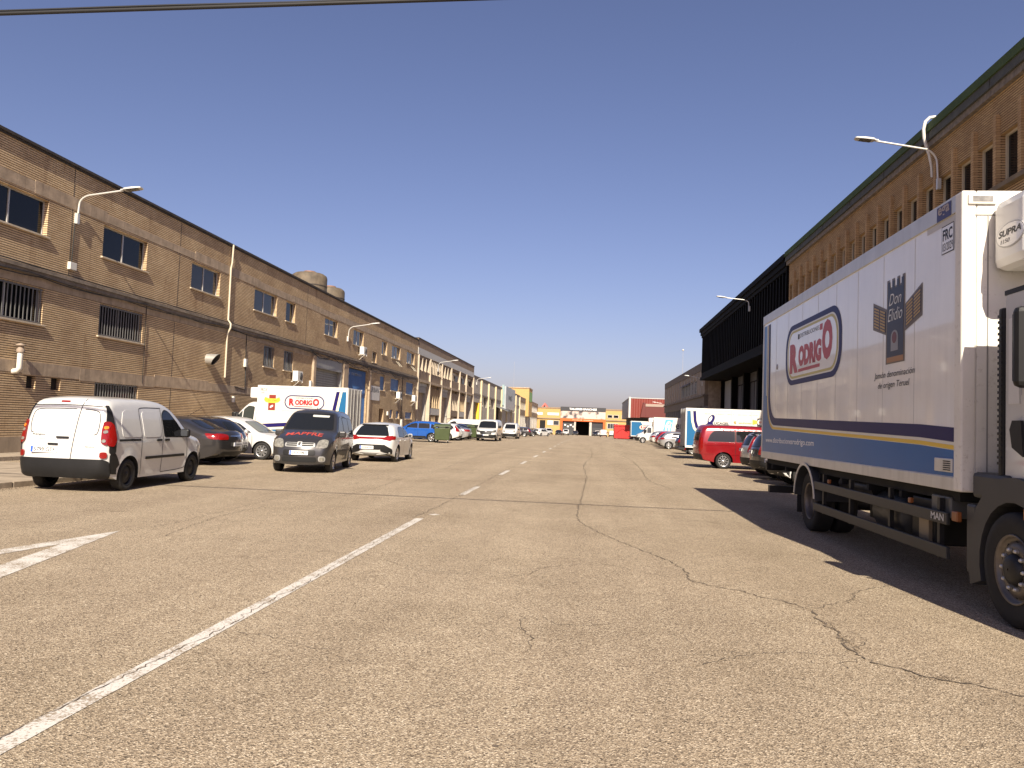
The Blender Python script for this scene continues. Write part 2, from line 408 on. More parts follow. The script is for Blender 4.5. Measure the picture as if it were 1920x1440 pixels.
def ribbon(pts, w, z, jit=0., seed=0, sub=.12, taper=True):
    rnd = random.Random(seed); p = resample(chaikin(pts, 1), sub)
    mb = MB(); vs = []; n = len(p)
    off = 0.
    for i, q in enumerate(p):
        a = p[max(i-1, 0)]; b = p[min(i+1, n-1)]; d = math.dist(a, b) or 1; nx, ny = -(b[1]-a[1])/d, (b[0]-a[0])/d
        off = off*.4+rnd.gauss(0, jit); ww = w*(rnd.uniform(.35, 1.3) if jit else 1)
        if taper and (i < 2 or i > n-3): ww *= .35
        x, y = q[0]+nx*off, q[1]+ny*off; zz = ground_z(y)+z
        vs += [(x+nx*ww/2, y+ny*ww/2, zz), (x-nx*ww/2, y-ny*ww/2, zz)]
    mb.add(vs, [(2*i+1, 2*i, 2*i+2, 2*i+3)[::-1] for i in range(n-1)]); return mb
PM = MATS['road_paint']
ribbon([(-2.70, -8), (-2.70, 3.4), (-2.75, 12.55)], .135, .004, .0, 1, .5, False).build('lane_line', PM, road)
ribbon([(-2.67, 13.1), (-2.58, 13.22)], .14, .004, 0, 2, .5, False).build('lane_line', PM, road)
for k in range(26):
    y = 17+7.25*k
    ribbon([(-2.79, y), (-2.79, y+2.4)], .14, .004 if y < 80 else .008, 0, k, 1., False).build('lane_line', PM, road)
tri = [(-6.15, 9.72), (-6.98, 5.2), (-5.02, 5.2)]; tri_in = [(-6.13, 8.55), (-6.68, 5.42), (-5.42, 5.42)]
mb = MB(); vs = [(x, y, .004) for x, y in tri+tri_in]
mb.add(vs, [(0, 1, 4, 3), (1, 2, 5, 4), (2, 0, 3, 5)]); mb.build('yield_marking', PM, road)
CRK = M('crack_dirt', (.11, .085, .06), .95, var=.5, vscale=9)
CR = [[(-.08, 25.8), (-.13, 20.5), (-.18, 15.7), (-.21, 13.8), (-.01, 12.6), (.2, 11.9), (.53, 10.9), (.95, 9.9), (1.13, 9.1), (1.09, 8.5), (1.26, 8.33), (1.54, 8.13), (1.92, 7.67), (2.06, 7.46)],
 [(-1.68, 8.11), (-1.18, 8.14), (-.63, 8.22), (-.47, 8.87), (-.12, 9.06), (.17, 9.26), (.45, 9.0), (.78, 8.73), (1.09, 8.51)],
 [(2.06, 7.46), (2.33, 7.72), (2.62, 8.0), (2.74, 8.39), (3.16, 8.78), (3.5, 8.98)],
 [(2.06, 7.46), (2.04, 6.99), (2.07, 6.6), (1.98, 6.14), (2.01, 5.91), (2.12, 5.75), (2.24, 5.64), (2.42, 5.49), (2.63, 5.44), (2.95, 5.2), (3.6, 4.9)],
 [(.79, 5.45), (1.0, 5.68), (1.25, 5.85), (1.54, 5.97), (1.8, 5.94), (2.0, 5.89)],
 [(-.41, 6.53), (-.55, 6.39), (-.44, 5.98), (-.38, 5.51)],
 [(-.44, 14.96), (-.12, 15.58), (.37, 15.33), (1.04, 14.56), (1.84, 14.17), (2.95, 13.54)],
 [(1.3, 78), (1.6, 60), (1.9, 48), (2.1, 40), (2.06, 31.35), (1.9, 27.2), (1.83, 24.1), (2.3, 21)],
 [(-6.11, 9.75), (-5.9, 10.23), (-5.94, 11.41), (-5.94, 12.5), (-5.99, 13.8), (-6.01, 15.7), (-5.6, 19)],
 [(-8.12, 10.02), (-7.33, 10.21), (-6.52, 10.4), (-6.05, 10.89)],
 [(-5.37, 9.33), (-5.54, 10.24), (-5.75, 11.84), (-5.62, 13.51), (-5.13, 14.73), (-4.87, 17.3), (-5.2, 21.6), (-4.9, 27)],
 [(-2.59, 8.83), (-2.21, 8.62), (-1.73, 8.15), (-1.16, 8.26)], [(-2.62, 5.51), (-2.32, 5.48), (-1.96, 5.28), (-1.7, 5.25)],
 [(-2.87, 12.56), (-2.82, 14.16), (-2.8, 16.81), (-2.9, 24), (-2.85, 33)], [(-5.15, 9.3), (-4.71, 9.46), (-4.24, 9.68)],
 [(-2.82, 2.5), (-2.78, 3.4), (-2.74, 4.6), (-2.66, 5.6), (-2.72, 6.4), (-2.66, 7.4), (-2.75, 8.6), (-2.72, 10.2), (-2.82, 11.4)],
 [(-9.5, 20.4), (-7, 20.6), (-4, 20.1), (-1, 20.5), (2, 19.8)], [(-7.6, 33), (-4, 34), (0, 33.4), (4.5, 34.2)], [(-9, 45), (-5, 45.6), (-1, 45), (3.5, 45.8)], [(-.1, 25.8), (-.3, 33), (.2, 44), (0, 58)], [(-5.0, 27), (-5.4, 40), (-5.1, 60)], [(-9.5, 62), (-3, 61), (5, 62)]]
CW = [.015, .008, .009, .019, .007, .008, .009, .02, .009, .008, .010, .006, .006, .013, .007, .007, .014, .02, .03, .02, .02, .03]
for i, l in enumerate(CR): ribbon(l, CW[i], .0055+.0002*i, .017 if i != 15 else .011, i, .045 if min(q[1] for q in l) < 16 else .15).build('crack', CRK, road)
for i in range(16):                                   # hairline branches off the long cracks
    l = CR[i % 11]; q = random.choice(l); a = random.uniform(0, 6.28); L_ = random.uniform(.2, .7)
    ribbon([q, (q[0]+L_*.5*math.cos(a), q[1]+L_*.5*math.sin(a)), (q[0]+L_*math.cos(a+.5), q[1]+L_*math.sin(a+.5))], .006, .0050+i*.00003, .02, 50+i, .06).build('crack', CRK, road)
# crumbled patches along the widest crack: loose crumbs of asphalt
cr = MB(); rr = random.Random(9)
def crumb(x, y, s):
    a = rr.uniform(0, 6); cs, sn = math.cos(a)*s, math.sin(a)*s
    cr.add([(x-cs, y-sn, .004), (x+sn, y-cs, .004), (x+cs, y+sn, .004), (x-sn, y+cs, .004), (x, y, .004+s*.9)], [(0, 1, 4), (1, 2, 4), (2, 3, 4), (3, 0, 4)])
for _ in range(110):
    t = rr.random(); x = 2.05+rr.gauss(0, .035); y = 6.05+t*.9; crumb(x, y, rr.uniform(.003, .009))
for _ in range(70): crumb(2.2+rr.random()*.35, 5.62-rr.random()*.14, rr.uniform(.003, .008))
for _ in range(90): crumb(rr.uniform(-5, 3.2), rr.uniform(3.2, 12), rr.uniform(.004, .010))
for _ in range(260):
    y = rr.uniform(9, 19); crumb(-11.15+abs(rr.gauss(0, .10)), y, rr.uniform(.006, .02))
o = cr.build('asphalt_crumbs', M('crumb', (.12, .09, .06), .95)); tag(o, 'small loose crumbs of asphalt and grit along the cracks and kerb', 'grit', kind='stuff')
MB().add([(x, y, .0045) for x, y in [(-.435, 3.885), (-.41, 3.88), (-.40, 3.90), (-.42, 3.91), (-.44, 3.90)]], [(0, 1, 2, 3, 4)]).build('stain', CRK, road)

# ------------------------------------------------------------------ wall helpers
def brick_wall(X, s, y0, y1, z0, z1, ops, row, rd=.22, rec=.013, jt=.024, skip=()):
    """Courses of a brick wall on the plane X (facing s) with openings (y0,y1,z0,z1[,depth]); every bed joint is a real groove."""
    mb = MB()
    def course(px, ya, yb, za, zb):
        k0 = int(math.floor(za/row+1e-6)); k = k0
        while k*row < zb-1e-6:
            a = max(za, k*row+jt/2); b = min(zb, (k+1)*row-jt/2)
            j0, j1 = max(za, k*row-jt/2), min(zb, k*row+jt/2)
            xi = px-s*rec
            def q(xa, za_, xb, zb_, mi=0):
                vs = [(xa, ya, za_), (xa, yb, za_), (xb, yb, zb_), (xb, ya, zb_)]
                mb.add(vs, [(0, 1, 2, 3) if s > 0 else (3, 2, 1, 0)], mi)
            if b > a: q(px, a, px, b)
            if j1 > j0 + 1e-6:
                if j0 > za: q(px, j0, xi, j0)
                q(xi, j0, xi, j1, 1); q(xi, j1, px, j1)
            k += 1
    zs = sorted({z0, z1, *[max(z0, min(z1, z)) for o in ops for z in o[2:4]]})
    for za, zb in zip(zs[:-1], zs[1:]):
        zm = (za+zb)/2; cuts = sorted([(o[0], o[1]) for o in ops if o[2] < zm < o[3]]); y = y0
        for a, b in cuts:
            if a > y+1e-4: course(X, y, min(a, y1), za, zb)
            y = max(y, b)
        if y < y1-1e-4: course(X, y, y1, za, zb)
    for o in ops:
        a, b, c, d = o[:4]; dp = o[4] if len(o) > 4 else rd; xi = X-s*dp; j0 = s*rec
        for yy, sg in ((a, 1), (b, -1)):                  # jambs, coursed too
            k = int(math.floor(c/row))
            while k*row < d:
                p, q = max(c, k*row+jt/2), min(d, (k+1)*row-jt/2)
                if q > p: mb.quad((X, yy, p), (xi, yy, p), (xi, yy, q), (X, yy, q))
                p, q = max(c, k*row-jt/2), min(d, k*row+jt/2)
                if q > p: mb.quad((X-j0, yy-sg*rec, p), (xi, yy-sg*rec, p), (xi, yy-sg*rec, q), (X-j0, yy-sg*rec, q), 1)
                k += 1
        mb.quad((X, a, d), (X, b, d), (xi, b, d), (xi, a, d)); mb.quad((X, a, c), (X, b, c), (xi, b, c), (xi, a, c))
    return mb
def ob(mb, s, X, d0, d1, y0, y1, z0, z1, mi=0): return mb.box(X+s*d0, X+s*d1, y0, y1, z0, z1, mi)
def win(par, s, X, y0, y1, z0, z1, depth=.22, n=2, fm=FRAME, gm=GLASS, sill=None, bars=0, blind=0., fw=.05, name='window', barm=None):
    d = -depth; mb = MB()
    ob(mb, s, X, d, d+.05, y0, y0+fw, z0, z1); ob(mb, s, X, d, d+.05, y1-fw, y1, z0, z1)
    ob(mb, s, X, d, d+.05, y0+fw, y1-fw, z0, z0+fw); ob(mb, s, X, d, d+.05, y0+fw, y1-fw, z1-fw, z1)
    pw = (y1-y0)/n
    for k in range(1, n): ob(mb, s, X, d-.005, d+.055, y0+pw*k-fw*.5, y0+pw*k+fw*.5, z0+fw, z1-fw)
    w = mb.build(name, fm, par)
    for k in range(n):
        box('pane', gm, w, X+s*(d+.008), X+s*(d+.022), y0+pw*k+fw*.7, y0+pw*(k+1)-fw*.7, z0+fw, z1-fw)
    if blind: box('blind', M('blind_box', (.55, .50, .42), .7, var=.1), w, X+s*(d+.03), X+s*(d+.07), y0+fw, y1-fw, z1-fw-blind, z1-fw)
    if sill: box('sill', sill, w, X-s*depth, X+s*.075, y0-.09, y1+.09, z0-.06, z0-.003, bevel=.006)
    if bars:
        bm_ = barm or BARM
        rl = MB(); ob(rl, s, X, -.055, -.03, y0, y1, z0+.03, z0+.07); ob(rl, s, X, -.055, -.03, y0, y1, z1-.07, z1-.03); rl.build('bar_rail', bm_, w)
        me = None
        for k in range(bars):
            yy = y0+(k+.5)*(y1-y0)/bars; 
            if me is None:
                o0 = MB().box(-.012, .012, -.016, .016, 0, z1-z0-.02).build('bar', bm_, w, local=True); me = o0.data; o_ = o0
            else: o_ = bpy.data.objects.new('bar', me); put(o_, w)
            o_.location = Vector((X-s*.04, yy, z0+.01))-OFF[par]
    return w
BARM = M('barred_grille', (.16, .155, .15), .45, metal=.2)
SILL = M('sill_stone', (.50, .42, .31), .7, var=.15)
def ac_unit(X, s, y, z, label, group='air conditioning units on the brick facade', w=.85, h=.62):
    t = thing('air_conditioner', (X, y, z), 0, label, 'air conditioner', group)
    MB().box(X+s*.12, X+s*.45, y-w/2, y+w/2, z, z+h).build('casing', M('ac_white', (.70, .68, .62), .5, dirt=.1), t, bevel=.02)
    fan = MB(); fan.lathe([(.22, 0), (.24, .012), (.02, .02)], (X+s*.452, y+.12, z+h/2), 'x', 20, sgn=s); fan.build('fan_grille', M('ac_grille', (.06, .06, .06), .6), t)
    br = MB()
    for k in (-1, 1):
        br.box(X+s*.01, X+s*.5, y+k*w*.38-.02, y+k*w*.38+.02, z-.05, z-.003)
        br.tube([(X+s*.02, y+k*w*.38, z-.45), (X+s*.46, y+k*w*.38, z-.05)], .014, 6)
    br.build('bracket', M('ac_bracket', (.62, .60, .55), .5), t)
    return t
def street_lamp(X, s, y, z, out, rise, label):
    t = thing('street_lamp', (X, y, z), 0, label, 'street lamp', 'wall mounted street lamps')
    lm = M('lamp_grey', (.60, .59, .55), .4, metal=.3)
    pts = [(X+s*.09, y, z-.35), (X+s*.09, y, z), (X+s*.11, y, z+rise*.35)]
    for k in range(1, 6):
        a = k/6*math.pi/2*.9; pts.append((X+s*(.11+.55*(1-math.cos(a))), y, z+rise*(.35+.45*math.sin(a))))
    pts.append((X+s*(out-.62), y, z+rise))
    MB().tube(pts, .034, 8).build('arm', lm, t)
    MB().box(X, X+s*.12, y-.06, y+.06, z-.42, z-.05).build('bracket', lm, t)
    a = Vector((X+s*(out-.72), y, z+rise)); h = MB()
    st = [(0, .045, .05), (.10, .06, .055), (.18, .15, .08), (.45, .17, .085), (.72, .15, .06), (.78, .10, .03)]
    vs = []
    for dx, hw, hh in st:
        x = a.x+s*dx; zz = a.z+.02+dx*.10
        vs += [(x, y-hw, zz-hh*.45), (x, y-hw*.75, zz+hh*.5), (x, y, zz+hh*.65), (x, y+hw*.75, zz+hh*.5), (x, y+hw, zz-hh*.45)]
    h.add(vs, [(i*5+k, i*5+(k+1) % 5, i*5+5+(k+1) % 5, i*5+5+k) for i in range(5) for k in range(5)], 0, False)
    h.add(vs[:5], [(0, 1, 2, 3, 4)]); h.add(vs[-5:], [(4, 3, 2, 1, 0)]); h.build('lamp_head', lm, t, sharp=45)
    MB().prism([(a.x+s*.26, a.z-.005), (a.x+s*.64, a.z+.045), (a.x+s*.64, a.z+.03), (a.x+s*.26, a.z-.02)], 'y', y-.11, y+.11).build('lens', M('lamp_lens', (.10, .10, .09), .2), t)
    return t
def cable(name, pts, r, label=None, cat=None, parent=None, m=None, n=5):
    o = MB().tube(pts, r, n).build(name, m or CABLE, parent)
    if label: tag(o, label, cat)
    return o

# ------------------------------------------------------------------ long tan brick warehouse on the left
X = -18.3; s = 1
w1 = thing('brick_warehouse', (X, 20, 0), 0, 'long two storey tan brick warehouse lining the left side of the street', 'warehouse')
row = .074
up = [(14.0, 17.0), (20.6, 23.75), (26.7, 29.55), (33.1, 35.8), (39.7, 42.7), (44.05, 45.5), (50.8, 53.45), (57.2, 59.85), (65.3, 67.0), (68.7, 71.8), (74.4, 77.8)]
ops = [(a, b, 7.28, 8.48, .20) for a, b in up]
low = [(20.7, 23.8), (26.75, 29.55), (41.25, 42.7), (44.1, 45.55)]; ops += [(a, b, 4.33, 5.52, .20) for a, b in low]
small = [(62.5, 63.8, 5.96+.4, 6.85+.4), (26.75, 29.5, 1.2, 2.6), (23.28, 23.70, 2.18, 2.60), (24.43, 24.90, 2.18, 2.60)]; ops += [(*q, .20) for q in small]
doors = [(49.4, 54.7, .11, 5.5), (56.2, 61.4, .11, 5.48)]; ops += [(*q, .35) for q in doors]
blue = [(65.2, 66.75, 4.15, 5.42), (68.8, 71.9, 4.28, 5.45), (74.7, 77.9, 4.2, 5.45), (68.9, 69.95, 1.75, 2.55), (71.2, 72.3, 1.75, 2.5), (74.8, 77.6, 1.75, 2.46)]; ops += [(*q, .18) for q in blue]
dr = (65.3, 66.8, .11, 2.55); ops.append((*dr, .4))
wl = brick_wall(X, s, 10, 79.2, .62, 10.05, ops, row); wl.build('wall', [BR_L, MORTAR_SHADE], w1)
sh = MB(); sh.box(X-.5, X-22, 10, 79.2, 0, 9.9); sh.build('rear_block', CONC, w1)
box('end_wall', BR_L, w1, X-.5, X-.012, 10, 10.25, 0, 10.05); box('end_wall', BR_L, w1, X-.5, X-.012, 78.95, 79.2, 0, 10.05)
pl = MB()
for a, b in ((10, 49.4), (54.7, 56.2), (61.4, 65.3), (66.8, 79.2)): pl.box(X-.3, X+.02, a, b, -.03, .62)
pl.build('plinth', M('plinth_render', (.30, .235, .165), .9, var=.2, vscale=1.5, streak=.4, bump=.3), w1)
MB().box(X-.6, X+.10, 9.9, 79.25, 10.05, 10.14).box(X-.6, X+.05, 9.9, 79.25, 9.98, 10.047).build('roof_trim', DTRIM, w1)
# projecting ledge between the storeys: stepped concrete
MB().box(X-.02, X+.14, 10, 79.1, 6.02, 6.14).box(X-.02, X+.09, 10, 79.1, 5.88, 6.017).build('belt_course', M('belt_concrete', (.20, .165, .13), .9, var=.3, vscale=3, streak=.4, bump=.4, bscale=20), w1)
rnd = random.Random(3)
def band(zc, h, y0, y1, gaps=()):
    y = y0
    while y < y1-.01:
        yn = min(y1, y+rnd.uniform(1.6, 5.)); a = rnd.uniform(-.05, .05); b = rnd.uniform(-.06, .04)
        segs = [(y, yn)]
        for g in gaps:
            segs = [q for sg in segs for q in ([(sg[0], min(sg[1], g[0])), (max(sg[0], g[1]), sg[1])] if g[0] < sg[1] and g[1] > sg[0] else [sg]) if q[1]-q[0] > .02]
        for p, q in segs: MB().box(X-.02, X+rnd.uniform(.010, .018), p, q-.003, zc-h/2+b, zc+h/2+a).build('concrete_band', CONC, w1)
        y = yn
band(8.76, .38, 10, 79)
band(5.72, .30, 10, 79, ((49.2, 54.9), (56, 61.6)))
band(2.86, .42, 10, 48.8)
for i, (a, b) in enumerate(up): win(w1, s, X, a, b, 7.28, 8.48, .20, 2 if b-a > 2 else 1, FRAME, GLASS if i < 3 or i in (5,) else GLASSG, SILL, blind=.0)
for a, b in low: win(w1, s, X, a, b, 4.33, 5.52, .20, 2, FRAME, GLASS, SILL, bars=17 if b-a > 2 else 7)
win(w1, s, X, 26.75, 29.5, 1.2, 2.6, .2, 2, FRAME, GLASS, SILL, bars=17)
win(w1, s, X, 62.5, 63.8, 6.36, 7.25, .2, 1, FRAME, GLASS, SILL)
for a, b, c, d in small[2:]: win(w1, s, X, a, b, c, d, .19, 1, DTRIM, M('vent_dark', (.02, .017, .014), .8), None, fw=.03)
BLUSH = M('blue_shutter', (.035, .13, .33), .45, var=.12, dirt=.08)
for q in blue:
    w = win(w1, s, X, *q, .16, 1, FRAME, GLASS, SILL)
    sl = MB(); z = q[2]+.06
    while z < q[3]-.08: sl.box(X-.118, X-.095, q[0]+.06, q[1]-.06, z, z+.045); z += .052
    sl.build('shutter', BLUSH, w)
# roller shutter gate
GREYM = M('grey_metal', (.30, .30, .29), .5, metal=.3, var=.1, streak=.25)
def roller(par, X, s, y0, y1, z0, z1, m, d=-.30, pitch=.16, name='roller_door', frm=None):
    fr = MB(); fm = frm or GREYM
    ob(fr, s, X, d, .03, y0-.22, y0+.02, z0, z1+.1); ob(fr, s, X, d, .03, y1-.02, y1+.22, z0, z1+.1); ob(fr, s, X, d, .033, y0-.22, y1+.22, z1-.6, z1+.103)
    g = fr.build(name, fm, par); me = None; k = 0
    while z0+k*pitch < z1-.6:
        if me is None:
            o_ = MB().prism([(0, 0), (s*.035, .02), (s*.035, pitch-.03), (0, pitch-.008)], 'y', 0, y1-y0-.04).build('slat', m, g, local=True); me = o_.data
        else: o_ = bpy.data.objects.new('slat', me); put(o_, g)
        o_.location = Vector((X+s*d, y0+.02, z0+k*pitch))-OFF[par]; k += 1
    return g
roller(w1, X, s, 49.4, 54.7, .11, 5.5, GREYM)
# blue corrugated gate
def corrugated(par, X, s, y0, y1, z0, z1, m, d=-.2, pitch=.2, name='gate', dep=.05):
    mb = MB(); n = int((y1-y0)/pitch)
    for k in range(n):
        a = y0+k*(y1-y0)/n; w = (y1-y0)/n; x0 = X+s*d; x1 = x0+s*dep
        pts = [(x0, a), (x0, a+w*.45), (x1, a+w*.55), (x1, a+w*.9), (x0, a+w)]
        for p, q in zip(pts[:-1], pts[1:]): mb.quad((p[0], p[1], z0), (q[0], q[1], z0), (q[0], q[1], z1), (p[0], p[1], z1))
    return mb.build(name, m, par)
corrugated(w1, X, s, 56.25, 61.35, .2, 5.42, M('blue_gate', (.03, .11, .30), .5, var=.15, dirt=.15))
scribble(w1, M('faded_white', (.35, .40, .50), .6), (X-.13, 57.0, 4.95), (0, 1, 0), (0, 0, 1), 3.2, .22, 11)
box('door', M('brown_door', (.12, .075, .045), .6), w1, X-.4, X-.35, 65.3, 66.8, .11, 2.55)
for a_, b_ in ((48.75, 49.15), (54.95, 56.0), (61.65, 62.0)): box('pier', CONC, w1, X-.3, X+.16, a_, b_, .1, 5.6)
MB().box(X+.02, X+.05, 61.9, 65.1, 3.2, 4.4).build('sign_board', M('urban_sign', (.55, .53, .50), .5, var=.05), w1)
text('lettering', 'URBAN', INK, w1, (X+.053, 62.2, 3.85), (0, 1, 0), (0, 0, 1), 2.6, .42, .01)
# rain pipe, wall seams, flue, duct outlet, meter boxes
cable('rain_pipe', [(X+.12, 36.75, 10.1), (X+.10, 36.75, 9.2), (X+.05, 36.75, 8.9), (X+.05, 36.75, 6.3), (X+.2, 36.75, 6.1), (X+.2, 36.75, 5.9), (X+.05, 36.75, 5.6), (X+.05, 36.75, 3.4)], .045, parent=w1, m=M('pvc_cream', (.55, .48, .36), .6), n=8)
for y in (32.0, 47.4, 24.92):
    MB().box(X+.001, X+.008, y, y+.025, 6.2, 9.95).build('wall_seam', DTRIM, w1)
MB().box(X+.001, X+.008, 31.9, 31.925, .7, 5.5).build('wall_seam', DTRIM, w1)
fl = MB().tube([(X-.05, 22.66, 2.68), (X+.16, 22.66, 2.72), (X+.22, 22.66, 2.80), (X+.22, 22.66, 3.34)], .085, 10)
FLM = M('flue_white', (.66, .63, .56), .5, var=.1, dirt=.2)
f_ = fl.build('flue_pipe', FLM, w1)
MB().lathe([(.12, 0), (.12, .10), (.085, .13), (.085, .2), (.15, .21), (.15, .24), (.02, .30)], (X+.22, 22.66, 3.30), 'z', 12).build('flue_cowl', M('flue_rust', (.22, .17, .13), .7, var=.3), f_)
du = MB(); n = 16; vs = []
for ring, (dx, tilt) in enumerate(((0., 0.), (.42, .36))):
    for k in range(n):
        a = 2*math.pi*k/n; vs.append((X+dx+tilt*.5*math.sin(a)+ (0), 35.0+.26*math.cos(a), 4.16+.26*math.sin(a)))
du.add(vs, [(k, (k+1) % n, n+(k+1) % n, n+k) for k in range(n)], 0, True)
vs2 = [(v[0]*1.0+0, 35.0+(v[1]-35)*.93, 4.16+(v[2]-4.16)*.93) for v in vs]; du.add(vs2, [(n+k, n+(k+1) % n, (k+1) % n, k) for k in range(n)], 1, True)
du.build('duct_outlet', [GALV, M('duct_inside', (.06, .055, .05), .8)], w1)
def jbox(y, z, h=.3, w=.22): 
    MB().box(X+.01, X+.13, y-w/2, y+w/2, z, z+h).build('junction_box', M('box_grey', (.62, .60, .54), .5), w1, bevel=.01)
jbox(25.0, 6.42, .26, .34); jbox(38.9, 4.1, .42, .2); jbox(37.75, 2.2, .3, .12); jbox(67.9, 2.0, .35, .3); jbox(48.5, 3.5, .45, .25)
jbox(73.2, .8, .9, .5)
# service cables sagging along the facade ledge
def sagline(y0, y1, z, sag, n, x=.16, seed=0):
    r_ = random.Random(seed); pts = []; k = int((y1-y0)/n)
    for i in range(k):
        for t in np.linspace(0, 1, 6)[:-1]: pts.append((X+x, y0+(i+t)*n, z-sag*4*t*(1-t)*r_.uniform(.6, 1.2)))
    pts.append((X+x, y0+k*n, z)); return pts
cable('facade_cable', sagline(10, 79, 6.19, .02, 3, .10, 1), .022, parent=w1)
cable('facade_cable', sagline(10, 79, 5.86, .09, 4.5, .11, 2), .018, parent=w1)
cable('facade_cable', sagline(10, 79, 5.93, .12, 6.5, .13, 3), .014, parent=w1)
for k, (z, sg, nn) in enumerate(((5.98, .3, 5.), (5.9, .42, 6.5), (5.82, .35, 4.))): cable('facade_cable', sagline(48, 79, z, sg, nn, .17+.02*k, 5+k), .018, parent=w1)
cable('facade_cable', [(X+.03, 25.05, 8.1), (X+.03, 25.0, 6.6)], .02, parent=w1)
cable('facade_cable', [(X+.03, 38.95, 5.85), (X+.03, 39.0, 4.5)], .02, parent=w1); cable('facade_cable', [(X+.03, 39.05, 4.1), (X+.03, 39.1, 2.9), (X+.03, 37.9, 3.0)], .025, parent=w1)
cable('facade_cable', [(X+.04, 62.2, 5.8), (X+.05, 62.25, .6)], .04, parent=w1); cable('facade_cable', [(X+.04, 73.0, 5.8), (X+.05, 73.0, 1.6)], .03, parent=w1)
cable('facade_cable', [(X+.03, 29.7, 5.9), (X+.03, 29.72, 2.7)], .012, parent=w1)
ac_unit(X, s, 45.7, 3.75, 'white air conditioner on the brick wall above the lorry cab')
ac_unit(X, s, 70.9, 3.62, 'white air conditioner under the first wide blue window')
ac_unit(X, s, 77.2, 3.56, 'white air conditioner under the last wide blue window')
ac_unit(X, s, 59.0, 6.62, 'white air conditioner on the upper wall above the blue gate')
for y in (70.2, 76.2):                                     # empty brackets under the upper windows
    br = MB()
    for k in (0, .7): br.tube([(X+.02, y+k, 7.1), (X+.45, y+k, 6.62)], .018, 6)
    br.tube([(X+.44, y-.2, 6.62), (X+.44, y+.9, 6.62)], .018, 6); br.build('bracket', M('bracket_cream', (.60, .55, .42), .5), w1)
street_lamp(X, s, 25.1, 8.5, 2.35, .78, 'street lamp on a curved arm, first on the left brick wall')
street_lamp(X, s, 55.7, 7.75, 2.4, .9, 'street lamp on the brick wall above the blue gate')
street_lamp(X, s, 89.8, 7.95, 2.4, .9, 'street lamp on the pilastered block past the brick warehouse')
street_lamp(X, s, 121, 8.1, 2.3, .7, 'street lamp at the start of the low pale panel hall')
# roof tanks
for i, (y, dx, h) in enumerate(((51.7, 0, 1.45), (56.0, .0, 1.2))):
    t = thing('water_tank', (X-1.6, y, 10.14), 0, ['larger weathered round water tank on the brick warehouse roof', 'smaller round water tank behind the first on the roof'][i], 'water tank', 'roof water tanks')
    c = (X-1.6+dx, y, 9.85); r_ = 1.22 if i == 0 else 1.1
    MB().lathe([(r_, 0), (r_, h), (r_*.96, h+.14), (r_*.8, h+.27), (r_*.4, h+.36), (.01, h+.38)], c, 'z', 32).build('tank_body', M('tank_fibre', (.105, .082, .055), .75, var=.4, vscale=1.6, streak=.7), t)
    MB().lathe([(r_+.012, h*.55), (r_+.02, h*.58), (r_+.012, h*.61)], c, 'z', 32).build('hoop', DTRIM, t)
    MB().lathe([(.42, h+.30), (.42, h+.42), (.40, h+.45), (.01, h+.46)], c, 'z', 20).build('lid', M('tank_lid', (.20, .11, .07), .7, var=.2), t)
# street wire crossing overhead
pts = [(-18.3+i*(29.8/40), 8.0, 5.974+.012*i*(29.8/40)) for i in range(41)]
cable('overhead_cable', pts, .022, 'black overhead cable crossing above the street', 'cable', n=7)
cable('overhead_cable', [(p[0], p[1]+.01*math.sin(i*1.3), p[2]+.034+.006*math.sin(i*.9)) for i, p in enumerate(pts)], .012, 'thin second wire lashed along the overhead cable', 'cable')

# ------------------------------------------------------------------ pilastered block
w2 = thing('pilaster_block', (X, 79.3, 0), 0, 'two storey block with cream pilasters and a white fascia band', 'building')
BRN = M('brown_panel', (.23, .165, .11), .8, var=.12, vscale=1.2, streak=.2); PIL = M('cream_pilaster', (.42, .35, .26), .7, var=.12)
FASC = M('white_fascia', (.44, .43, .40), .6, var=.06); WGREY = M('warm_grey', (.34, .32, .29), .7, var=.1, streak=.2)
z0 = ground_z(118)-.1
MB().box(X-.6, X-20, 79.3, 118, z0, 10.1).build('rear_block', CONC, w2)
MB().box(X-.65, X+.02, 79.25, 118.05, 9.35, 10.3).build('parapet', BRN, w2); MB().box(X-.7, X+.08, 79.2, 118.1, 10.3, 10.38).build('roof_trim', DTRIM, w2)
MB().box(X-.6, X+.05, 79.25, 118.02, 8.62, 9.345).build('fascia', FASC, w2)
MB().box(X-.4, X+.12, 79.25, 118.02, 5.78, 6.05).build('belt_course', CONC, w2)
bays = [79.5, 85.5, 92.4, 98.7, 105.2, 110.9, 117.7]
for y in bays: MB().box(X-.3, X+.15, y-.10, y+.10, z0, 8.618).build('pilaster', PIL, w2)
ochre = M('ochre_wood', (.40, .30, .18), .7, var=.15)
